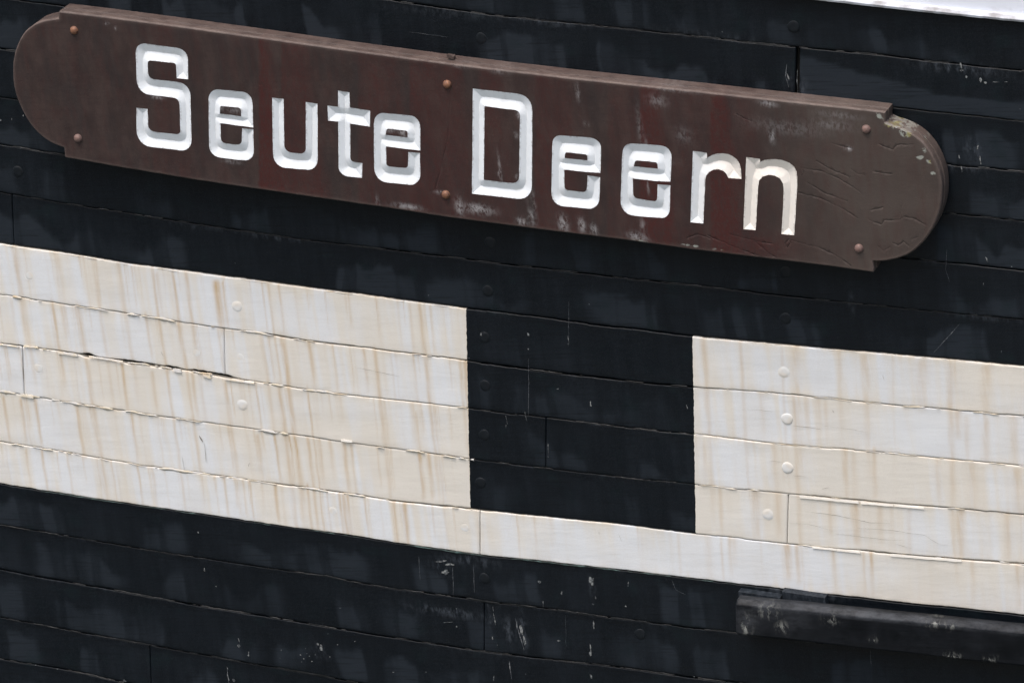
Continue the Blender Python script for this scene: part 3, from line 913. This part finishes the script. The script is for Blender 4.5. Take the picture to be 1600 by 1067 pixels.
LET = []    # (name, ox, oy, scale, outline, [holes])
LET.append(('S', 200, 60, 5.925, [(70, 40, 95), (555, 102, 105), (556, 380), (452, 370), (444, 232, 28), (182, 204, 32), (186, 376, 62), (575, 418, 120), (590, 1050, 110), (82, 992, 140), (77, 644), (181, 655), (188, 862, 60), (486, 892, 40), (474, 556, 62), (82, 512, 130)], []))
LET.append(('e', 320, 120, 6.667, [(38, 124, 115), (494, 168, 110), (504, 529), (388, 516), (162, 483), (168, 690, 50), (386, 714, 52), (388, 538), (505, 550), (513, 884, 115), (46, 832, 125)], [[(160, 303, 16), (378, 326, 34), (381, 414), (156, 386)]]))
LET.append(('u', 320, 120, 6.667, [(701, 220), (820, 232), (828, 788, 85), (1052, 806, 60), (1052, 266), (1174, 282), (1177, 980, 120), (712, 938, 135)], []))
LET.append(('t', 500, 130, 6.667, [(188, 81), (306, 97), (313, 256), (522, 290), (520, 455), (314, 424), (316, 815, 40), (443, 835), (438, 988), (194, 962, 95), (189, 400), (84, 392), (77, 237), (187, 248)], []))
LET.append(('e', 500, 130, 6.667, [(560, 304, 115), (1046, 346, 120), (1044, 703), (920, 690), (688, 659), (690, 864, 34), (918, 890, 40), (921, 718), (1041, 727), (1047, 1070, 120), (566, 1022, 140)], [[(694, 474, 22), (915, 498, 24), (913, 567), (684, 540)]]))
LET.append(('D', 720, 130, 5.614, [(105, 49), (628, 108, 135), (622, 1030, 130), (98, 970)], [[(207, 203), (520, 242, 52), (510, 884, 60), (202, 850)]]))
LET.append(('e', 850, 200, 7.114, [(94, 76, 100), (636, 120, 120), (627, 501), (485, 492), (224, 465), (229, 687, 36), (474, 720, 48), (484, 528), (624, 550), (612, 910, 125), (80, 858, 140)], [[(236, 272, 22), (480, 298, 26), (484, 361), (230, 338)]]))
LET.append(('e', 850, 200, 7.114, [(876, 164, 115), (1420, 205, 130), (1408, 600), (1262, 592), (988, 563), (990, 782, 62), (1256, 820, 40), (1262, 630), (1406, 640), (1394, 1010, 100), (845, 962, 160)], [[(1010, 360, 32), (1262, 384, 30), (1265, 456), (1000, 428)]]))
LET.append(('r', 1070, 225, 7.111, [(92, 78), (243, 100), (246, 160), (300, 125), (352, 109), (415, 105), (480, 115), (530, 136), (575, 172), (606, 216), (624, 275), (628, 330), (627, 390), (485, 379), (465, 336), (430, 300), (380, 283), (320, 288), (268, 314), (236, 352), (225, 400), (222, 500), (205, 885), (63, 871), (78, 420)], []))
LET.append(('n', 1070, 225, 7.111, [(682, 146), (831, 168), (836, 204), (882, 180), (950, 170), (1010, 170), (1080, 181), (1160, 209), (1215, 252), (1242, 305), (1250, 370), (1246, 520), (1216, 1016), (1073, 1001), (1088, 760), (1099, 520), (1091, 440), (1060, 386), (1000, 353), (930, 345), (866, 364), (826, 408), (813, 500), (788, 959), (650, 945), (672, 420)], []))


def resample(pl, step):
    out = []
    n = len(pl)
    for i in range(n):
        a, b = pl[i], pl[(i + 1) % n]
        L = np.linalg.norm(b - a)
        k = max(1, int(round(L / step)))
        for s in range(k):
            out.append(a + (b - a) * s / k)
    return out


def jitter(pl, amp, seed):
    pl = np.array(pl)
    d = np.concatenate([[0], np.cumsum(np.hypot(*np.diff(pl, axis=0).T))])
    pl[:, 0] += (fbm(d * 30, seed, 3) - .5) * amp
    pl[:, 1] += (fbm(d * 30, seed + 13, 3) - .5) * amp
    return pl


def inside(pts, polys):
    x, y = pts[:, 0], pts[:, 1]
    res = np.zeros(len(pts), bool)
    for pl in polys:
        x0, y0 = pl[:, 0], pl[:, 1]
        x1, y1 = np.roll(x0, -1), np.roll(y0, -1)
        for a, b, c, d in zip(x0, y0, x1, y1):
            m_ = (b > y) != (d > y)
            if not m_.any(): continue
            xi = (c - a) * (y[m_] - b) / (d - b) + a
            idx = np.where(m_)[0]
            fl_ = idx[x[idx] < xi]
            res[fl_] ^= True
    return res


def seg_dist(pts, polys, closed=True):
    best = np.full(len(pts), 9.0)
    for pl in polys:
        A = pl if closed else pl[:-1]
        B = np.roll(pl, -1, 0) if closed else pl[1:]
        for a, b in zip(A, B):
            d = b - a
            L = d @ d + 1e-12
            t = np.clip(((pts - a) @ d) / L, 0, 1)
            q = pts - a - t[:, None] * d
            best = np.minimum(best, np.hypot(q[:, 0], q[:, 1]))
    return best


def cdt(polys, extra):
    vs, es = [], []
    for pl in polys:
        o = len(vs)
        vs += [Vector((float(a), float(b))) for a, b in pl]
        k = len(pl)
        es += [(o + i, o + (i + 1) % k) for i in range(k)]
    vs += [Vector((float(a), float(b))) for a, b in extra]
    r = delaunay_2d_cdt(vs, es, [], 0, 1e-6)
    return np.array([(v.x, v.y) for v in r[0]]), np.array(r[2])


# carved letters
M = Mat('letter_paint')
x, y, z = M.sep()
warm = M.ramp(M.math('ADD', x, M.math('MULTIPLY', M.noise(4), .15)), P(1100, 300)[0] - BB[0], P(1190, 300)[0] - BB[0])
lc = M.mix(M.math('MULTIPLY', warm, .85), (.71, .745, .78), (.76, .70, .63))
lc = M.mix(M.math('MULTIPLY', M.ramp(M.noise(35, (1, .5, 1), 5, .65), .5, .8), .35), lc, (.58, .60, .61))
lc = M.mix(M.math('MULTIPLY', M.ramp(M.noise(120, (1, 1, 1), 3), .66, .8), .3), lc, (.40, .38, .36))
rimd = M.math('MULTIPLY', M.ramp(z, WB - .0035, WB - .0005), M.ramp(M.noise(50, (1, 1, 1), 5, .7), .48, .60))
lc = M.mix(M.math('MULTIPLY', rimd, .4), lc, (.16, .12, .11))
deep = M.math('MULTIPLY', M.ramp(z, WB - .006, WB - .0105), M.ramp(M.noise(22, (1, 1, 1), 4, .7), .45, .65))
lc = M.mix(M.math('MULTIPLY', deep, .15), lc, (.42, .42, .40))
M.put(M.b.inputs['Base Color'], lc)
M.b.inputs['Roughness'].default_value = .45
M.bump(M.noise(45, (1, .4, 1), 5), .35, .002)
M_LET = M.m

all_polys = []
for li, (ch, ox, oy, sc, outl, holes) in enumerate(LET):
    polys = []
    for k, raw in enumerate([outl] + holes):
        pl = [np.array(P(ox + p[0] / sc, oy + p[1] / sc, WB)) for p in rnd_poly(raw)]
        polys.append(jitter(resample(pl, .005), .0022, li * 7 + k))
    all_polys.append(polys)
    A = polys[0]
    lo, hi = A.min(0), A.max(0)
    gx, gy = np.meshgrid(np.arange(lo[0], hi[0], .0028), np.arange(lo[1], hi[1], .0028))
    g = np.stack([gx.ravel(), gy.ravel()], 1)
    g = g[inside(g, polys)]
    d = seg_dist(g, polys)
    g = g[d > .0015]
    vs, fs = cdt(polys, g)
    cen = vs[fs].mean(1)
    fs = fs[inside(cen, polys)]
    dep = np.minimum(seg_dist(vs, polys), .045)
    dep[dep < 2e-5] = 0
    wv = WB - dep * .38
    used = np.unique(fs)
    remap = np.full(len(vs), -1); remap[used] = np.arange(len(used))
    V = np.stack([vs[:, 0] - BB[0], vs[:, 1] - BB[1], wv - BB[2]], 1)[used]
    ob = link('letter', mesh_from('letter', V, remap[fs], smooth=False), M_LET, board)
    ob['label'] = 'white carved letter ' + ch

# board body
LEFT = [(93.5, 20), (92.5, 30.6), (75, 33), (59, 37.5), (47.5, 45), (37.5, 55), (29.4, 70), (24, 87.5), (21.5, 106), (22.5, 128), (24.4, 140), (29, 157), (41.4, 183.6), (58.5, 205.5), (73, 217.7), (90, 226), (101.5, 230), (103, 245)]
RIGHT = [(1363, 423.5), (1361.8, 406.4), (1378.7, 406.6), (1398.4, 403), (1419.5, 395.4), (1437.7, 381), (1453, 360), (1463, 339), (1468.5, 318), (1470, 297), (1468, 276.5), (1461.6, 257), (1453, 240), (1440.5, 223), (1424, 210.5), (1406, 202), (1391, 198), (1380.4, 192), (1381.5, 177)]
def chaik(pts, keep):
    """smooth the arc, keep the notch corners"""
    for _ in range(2):
        q = pts[:keep]
        arc = pts[keep:-keep]
        n_ = [arc[0]]
        for a, b in zip(arc[:-1], arc[1:]):
            n_ += [(.75 * a[0] + .25 * b[0], .75 * a[1] + .25 * b[1]), (.25 * a[0] + .75 * b[0], .25 * a[1] + .75 * b[1])]
        n_.append(arc[-1])
        pts = q + n_ + pts[-keep:]
    return pts
LEFT = chaik(LEFT, 1)
RIGHT = chaik(RIGHT, 1)
BOTT = [(200, 262), (302, 279), (400, 293.5), (500, 308), (600, 322.5), (700, 338), (772, 347.5), (844, 357), (920, 366.5), (989, 375), (1080, 388), (1150, 396.5), (1222, 405), (1300, 414.5)]
TOPP = [(1290, 167), (1200, 157.5), (1120, 148.5), (1040, 140), (960, 131.5), (890, 124), (820, 116), (715, 103.5), (610, 89.5), (515, 76.5), (420, 63), (340, 52), (260, 41), (184, 31)]
out = [np.array(P(a, b, WB)) for a, b in LEFT + BOTT + RIGHT + TOPP]
OUT = jitter(resample(out, .008), .0014, 99)
OUT = OUT[::-1] if ((OUT[:, 0] * np.roll(OUT[:, 1], -1) - OUT[:, 1] * np.roll(OUT[:, 0], -1)).sum() < 0) else OUT   # counter-clockwise

CR = [[(1277, 252), (1295, 263), (1327, 277)], [(1253, 263), (1285, 268), (1311, 279), (1332, 292), (1346, 302)], [(1261, 285), (1287, 301), (1325, 315)],
      [(1248, 301), (1279, 309), (1311, 323), (1341, 342)], [(1358, 344), (1377, 351), (1382, 344), (1405, 344), (1413, 338), (1432, 343), (1447, 352)],
      [(1374, 226), (1395, 234), (1401, 227), (1426, 226)], [(1300, 225), (1332, 233)], [(1366, 268), (1392, 272)],
      [(1237, 376), (1279, 387), (1306, 399), (1329, 415)], [(1106, 368), (1146, 386), (1190, 402)], [(1140, 366), (1185, 378), (1206, 381)],
      [(1180, 378), (1203, 397), (1212, 402)], [(1372, 385), (1380, 392), (1392, 386), (1394, 398)], [(1396, 380), (1404, 384), (1412, 378), (1420, 384)], [(1424, 374), (1434, 371)],
      [(1250, 263), (1252, 275), (1257, 270), (1251, 262)], [(1233, 374), (1227, 380), (1230, 388), (1235, 380), (1232, 373)], [(703, 157), (700, 215), (691, 255), (680, 296)], [(1362, 328), (1371, 326), (1380, 324)],
      [(1150, 178), (1160, 184), (1175, 190)], [(1075, 372), (1090, 366), (1112, 374)], [(1330, 265), (1340, 272), (1352, 275)], [(1406, 340), (1408, 325), (1411, 318)]]
CRL = []
for k, c in enumerate(CR):
    q = np.array([P(a, b, WB) for a, b in c])
    d = np.concatenate([[0], np.cumsum(np.hypot(*np.diff(q, axis=0).T))])
    s = np.arange(0, d[-1], .004)
    x_, y_ = np.interp(s, d, q[:, 0]), np.interp(s, d, q[:, 1])
    y_ = y_ + (fbm(s * 40, k * 3, 3) - .5) * .006
    CRL.append(np.stack([x_, y_], 1))
crs = [(0.0009, .0020)] * len(CR)
lo, hi = OUT.min(0), OUT.max(0)
gx, gy = np.meshgrid(np.arange(lo[0], hi[0], .0085), np.arange(lo[1], hi[1], .0085))
g = np.stack([gx.ravel(), gy.ravel()], 1) + np.random.RandomState(1).uniform(-.002, .002, (gx.size, 2))
g = g[inside(g, [OUT])]
flat = [p for ps in all_polys for p in ps]
# letters as holes
g = g[~inside(g, flat)]
near = np.zeros(len(g), bool)
for ps in all_polys:
    lo2, hi2 = ps[0].min(0) - .01, ps[0].max(0) + .01
    sel = np.where((g > lo2).all(1) & (g < hi2).all(1))[0]
    if len(sel): near[sel] |= seg_dist(g[sel], ps) < .002
near |= seg_dist(g, [OUT]) < .003
dc = seg_dist(g, CRL, closed=False)
g = g[~near & (dc > .004)]
# furrow points: centre line and both lips
ex = [g]
for c in CRL:
    tx, ty = np.gradient(c[:, 0]), np.gradient(c[:, 1])
    l = np.hypot(tx, ty) + 1e-9
    nrm = np.stack([-ty / l, tx / l], 1)
    ex += [c, c + nrm * .0013, c - nrm * .0013]
g = np.concatenate(ex)
vs, fs = cdt([OUT] + flat, g)
cen = vs[fs].mean(1)
fs = fs[inside(cen, [OUT]) & ~inside(cen, flat)]
used = np.unique(fs)
remap = np.full(len(vs), -1); remap[used] = np.arange(len(used))
vs = vs[used]; fs = remap[fs]
dcr = seg_dist(vs, CRL, closed=False)
crack = np.clip(1 - dcr / .0013, 0, 1) * (.35 + .65 * sstep(.3, .6, vn2(vs[:, 0] * 25, vs[:, 1] * 25, 3)))
edge = np.minimum(seg_dist(vs, [OUT]), .05)
rim = np.zeros(len(vs))
wave = .0022 * (vn2(vs[:, 0] * 3, vs[:, 1] * 6, 5) - .5) * sstep(0, .04, edge)
dl = np.full(len(vs), .05)
for ps in all_polys:
    lo2, hi2 = ps[0].min(0) - .05, ps[0].max(0) + .05
    sel = np.where((vs > lo2).all(1) & (vs < hi2).all(1))[0]
    dl[sel] = np.minimum(dl[sel], seg_dist(vs[sel], ps))
wave *= sstep(0, .03, dl)
wv = WB + wave - crack * .0012

SC_B = [(718, 323, 6, 12, 1), (747, 327, 22, 7, 1), (815, 347, 7, 6, 1), (830, 340, 4, 12, .9), (880, 350, 7, 12, 1), (909, 352, 5, 10, 1), (928, 360, 4.5, 9, 1), (636, 323, 20, 4, 1), (690, 301, 9, 2.5, .9), (1206, 212, 4, 10, .9), (1027, 158, 14, 9, .4), (1068, 212, 12, 12, .25),
        (1325, 232, 5, 3, 1.2), (1000, 200, 4, 30, .3), (820, 285, 2.5, 25, .45), (834, 320, 3, 30, .4), (996, 370, 14, 6, .9), (1004, 352, 4, 10, .5), (1310, 180, 30, 5, .3), (1200, 162, 12, 4, .8), (1237, 158, 20, 3, .5), (1040, 138, 40, 3, .7), (810, 180, 3, 5, 1), (806, 212, 2.5, 4, .8), (808, 276, 2.5, 3, 1),
        (916, 194, 3, 3, .9), (903, 146, 2.5, 12, .6), (781, 265, 1.6, 22, .7), (780, 272, 3, 2, 1), (365, 173, 10, 4, .6), (345, 168, 6, 5, .7), (607, 203, 9, 4, .9), (630, 207, 7, 5, 1.1), (780, 110, 14, 5, .5), (590, 330 - 12, 3, 12, .5), (720, 104, 10, 3, .5), (245, 152, 10, 3, .8), (362, 253, 14, 3, .5), (1020, 250, 26, 4, .4), (166, 37, 4, 2, .9), (182, 45, 3, 2, .6), (1230, 200, 50, 10, .25), (1300, 195, 30, 8, .3), (1010, 230, 2, 12, .5), (1012, 293, 2, 10, .6)]
LICH = [(1414, 208, 9, 6, 1.3), (1395, 197, 14, 5, .9), (1425, 200, 14, 7, .9), (1444, 235, 4, 5, .9), (1438, 246, 8, 4, .8), (1452, 252, 5, 5, .8), (1458, 271, 4, 3, 1), (1372, 181, 6, 5, .8), (1378, 187, 5, 6, .5), (1000, 377, 16, 5, .6), (1080, 384, 20, 3, .7), (1120, 390, 18, 3, .5), (1446, 215, 8, 10, .8)]
REDS = [(405, 440, .85), (440, 500, .5), (560, 640, .3), (640, 735, .4), (836, 900, .4), (1000, 1040, .75), (1040, 1110, .2), (1110, 1145, .75), (1060, 1190, .2), (950, 1000, .2), (240, 300, .2), (750, 800, .3)]


def board_fields(U_, V_):
    sc = np.zeros(len(U_)); li = np.zeros(len(U_)); rd = np.zeros(len(U_))
    for a, b, c, d, s in SC_B:
        q = P(a, b, WB)
        sc = np.maximum(sc, s * np.exp(-(((U_ - q[0]) / (c / 375)) ** 2 + ((V_ - q[1] + .15 * (U_ - q[0])) / (d / 375)) ** 2)))
    for a, b, c, d, s in LICH:
        q = P(a, b, WB)
        li = np.maximum(li, s * np.exp(-(((U_ - q[0]) / (c / 375)) ** 2 + ((V_ - q[1] + .15 * (U_ - q[0])) / (d / 375)) ** 2)))
    for a, b, s in REDS:
        ua, ub = P(a, 230, WB)[0], P(b, 230, WB)[0]
        p0_, p1_ = P(a, 80, WB), P(a, 380, WB)
        tilt_ = -(p1_[0] - p0_[0]) / (p1_[1] - p0_[1]) * (V_ - P(a, 230, WB)[1])
        rd = np.maximum(rd, s * sstep(ua - .004, ua + .004, U_ + tilt_) * (1 - sstep(ub - .03, ub + .03, U_)))
    rd = 1.25 * rd * (.7 + .45 * vn2(U_ * 40, V_ * 4, 12)) + .22 * sstep(.4, .9, vn2(U_ * 60, V_ * 14, 14))
    # lower right corner reddish
    q = P(1185, 385, WB)
    rd = np.maximum(rd, .8 * np.exp(-(((U_ - q[0]) / .16) ** 2 + ((V_ - q[1]) / .06) ** 2)))
    grey = sstep(P(1140, 300, WB)[0], P(1330, 300, WB)[0], U_) * .85 + .5 * (1 - sstep(P(250, 100, WB)[0], P(420, 100, WB)[0], U_)) * 0
    return sc, li, rd, grey


sc_, li_, rd_, gr_ = board_fields(vs[:, 0], vs[:, 1])
V = np.stack([vs[:, 0] - BB[0], vs[:, 1] - BB[1], wv - BB[2]], 1)

M = Mat('varnished_board')
x, y, z = M.sep()
gA = M.noise(14, (1.2, .5, 1), 6, .6)
gB = M.noise(38, (1.3, .4, 1), 4, .6)
gC = M.noise(230, (.8, .6, 1), 3, .6)
c = M.mix(M.ramp(gA, .3, .7), (.028, .0172, .0158), (.046, .0300, .0268))
c = M.mix(M.math('MULTIPLY', M.ramp(M.noise(26, (.12, 2.4, 1), 5, .7), .48, .66), .45), c, (.030, .019, .018))
c = M.mix(M.math('MULTIPLY', M.ramp(M.noise(7, (1.6, .5, 1), 5, .65, (4, 2, 0)), .42, .66), .6), c, (.022, .0165, .0165))
c = M.mix(M.math('MULTIPLY', M.attr('grey'), M.ramp(M.noise(4, (1, 1, 1), 5, .6, (2, 0, 0)), .25, .6, .5, 1.0)), c, (.066, .052, .045))
c = M.mix(M.math('MULTIPLY', M.attr('red'), M.ramp(M.noise(110, (1, .4, 1), 4, .7), .3, .65, .35, 1.1), 0, True), c, (.047, .0125, .011))
c = M.mix(M.math('MULTIPLY', M.ramp(gC, .60, .75), .25), c, (.10, .085, .08))
c = M.mix(M.math('MULTIPLY', M.attr('scuff'), M.ramp(M.noise(70, (1, .5, 1), 5, .75), .40, .58), 0, True), c, (.27, .26, .265))
c = M.mix(M.math('MULTIPLY', M.attr('crack'), .5), c, (.012, .008, .008))
lc_ = M.mix(M.ramp(M.noise(16, (1, 1, 1), 2), .56, .62), (.24, .25, .225), (.22, .205, .085))
c = M.mix(M.ramp(M.math('MULTIPLY', M.attr('lichen'), M.ramp(M.noise(55, (1, 1, 1), 4, .6), .34, .56)), .25, .55), c, lc_)
edgew = M.math('MULTIPLY', M.attr('rim'), M.ramp(M.noise(24, (.6, 1, 1), 5, .6), .25, .7, .35, 1.0))
c = M.mix(edgew, c, (.130, .098, .086))
M.put(M.b.inputs['Base Color'], c)
M.put(M.b.inputs['Roughness'], M.ramp(gB, .3, .7, .42, .62))
M.b.inputs['Specular IOR Level'].default_value = .3
hh = M.math('ADD', M.noise(60, (.5, .8, 1), 5, .65), M.math('MULTIPLY', gC, .3))
M.bump(hh, .5, .0018)
M_BOARD = M.m

# sides: chamfer, front plate, groove, back plate
sgx, sgy = np.gradient(np.concatenate([OUT[-1:], OUT, OUT[:1]])[:, 0])[1:-1], np.gradient(np.concatenate([OUT[-1:], OUT, OUT[:1]])[:, 1])[1:-1]
ll = np.hypot(sgx, sgy) + 1e-9
onx, ony = sgy / ll, -sgx / ll
PROF = [(0, WB), (.0035, WB - .002), (.0065, WB - .007), (.0065, WB - .036), (.0010, WB - .040), (.0010, WB - .046), (.0070, WB - .049), (.0070, .006), (.0, .004)]
k = len(OUT)
rings = []
for o_, w_ in PROF:
    rings.append(np.stack([OUT[:, 0] + onx * o_ - BB[0], OUT[:, 1] + ony * o_ - BB[1], np.full(k, w_)], 1))
S = np.concatenate(rings)
sf = []
i = np.arange(k); j = (i + 1) % k
for q in range(len(PROF) - 1):
    sf.append(np.stack([q * k + j, q * k + i, (q + 1) * k + i, (q + 1) * k + j], 1))
sf = np.concatenate(sf)
s1, s2, s3, s4 = board_fields(S[:, 0] + BB[0], S[:, 1] + BB[1])
rimS = np.concatenate([np.full(k, a) for a in (.35, .9, .9, .8, .6, .5, .7, .6, .4)])
# one object for the timber: face triangles + edge quads (as triangles)
tri = np.concatenate([sf[:, [0, 1, 2]], sf[:, [0, 2, 3]]])
nf = len(V)
edge_soft = np.clip(1 - edge / .010, 0, 1) * .35 * (vs[:, 1] > -9)
AT = dict(scuff=np.concatenate([sc_, s1 * .4]), lichen=np.concatenate([li_, np.maximum(s2 * 1.3, 0)]), red=np.concatenate([rd_, s3 * .5]), grey=np.concatenate([gr_, s4]),
          crack=np.concatenate([crack, np.zeros(len(S))]), rim=np.concatenate([edge_soft, rimS]))
me = mesh_from('board', np.concatenate([V, S]), np.concatenate([fs, tri + nf]), AT, smooth=False)
sm = np.zeros(len(fs) + len(tri), bool); sm[:len(fs)] = True
me.polygons.foreach_set('use_smooth', sm)
link('board', me, M_BOARD, board)

# copper dome bolts
M = Mat('copper_bolt')
M.put(M.b.inputs['Base Color'], M.mix(M.ramp(M.noise(120, (1, 1, 1), 3), .35, .65), (.23, .105, .055), (.13, .065, .045)))
M.b.inputs['Roughness'].default_value = .55; M.b.inputs['Metallic'].default_value = .25
M_BOLT = M.m
M = Mat('dull_bolt')
M.put(M.b.inputs['Base Color'], M.mix(M.ramp(M.noise(120, (1, 1, 1), 3), .35, .65), (.17, .10, .085), (.11, .07, .06)))
M.b.inputs['Roughness'].default_value = .6
M_BOLT2 = M.m


def bolt_mesh(mat):
    n = 28
    r0 = .0175
    prof = [(r0 * 1.08, 0), (r0 * 1.08, .002), (r0, .0035)] + [(r0 * math.cos(a), .0035 + .0115 * math.sin(a)) for a in np.linspace(.15, 1.45, 8)]
    V = [(a * math.cos(2 * math.pi * q / n), a * math.sin(2 * math.pi * q / n), b) for a, b in prof for q in range(n)]
    V.append((0, 0, .0152))
    F = [(j * n + q, j * n + (q + 1) % n, (j + 1) * n + (q + 1) % n, (j + 1) * n + q) for j in range(len(prof) - 1) for q in range(n)]
    b = (len(prof) - 1) * n
    F += [(b + q, b + (q + 1) % n, len(V) - 1) for q in range(n)]
    me = bpy.data.meshes.new('bolt')
    me.from_pydata(V, [], F)
    for p in me.polygons: p.use_smooth = True
    me.materials.append(mat)
    return me


b1, b2 = bolt_mesh(M_BOLT), bolt_mesh(M_BOLT2)
for px, py, bm in ((115, 48.5, b1), (121, 217, b2), (698, 133, b1), (696, 305, b1), (1353, 203, b2), (1341.5, 389, b2)):
    q = P(px, py, WB + .006)
    o = link('bolt', bm, None, board, loc=(q[0] - BB[0], q[1] - BB[1], WB - .0012))
    o.rotation_euler = (0, 0, px)
# the split-off splinter on the top edge above the middle bolts
q = P(704, 88, .07)
me = box_mesh('splinter', q[0] - .016, q[0] + .012, q[1] - .012, q[1] - .001, .045, .07, BB)
for i_, vtx in enumerate(me.vertices): vtx.co.y += (vtx.co.x - (q[0] - BB[0])) * -.3 + (.003 if i_ % 3 == 0 else 0)
for nme in ('scuff', 'lichen', 'red', 'grey', 'crack', 'rim'):
    at = me.attributes.new(nme, 'FLOAT', 'POINT'); at.data.foreach_set('value', np.full(8, .5 if nme == 'rim' else 0, np.float32))
link('splinter', me, M_BOARD, board)

# ------------------------------------------------------------------ harbour water under the ship (out of view, added for bounced light and for the place)
wm = bpy.data.meshes.new('water')
wm.from_pydata([(-400, -400, 0), (400, -400, 0), (400, 400, 0), (-400, 400, 0)], [], [(0, 1, 2, 3)])
M = Mat('harbour_water')
M.b.inputs['Base Color'].default_value = (.05, .065, .06, 1)
M.b.inputs['Roughness'].default_value = .12
M.bump(M.noise(1.2, (1, 1, 1), 6), .6, .25)
wo = link('water', wm, M.m)
wo['kind'] = 'structure'
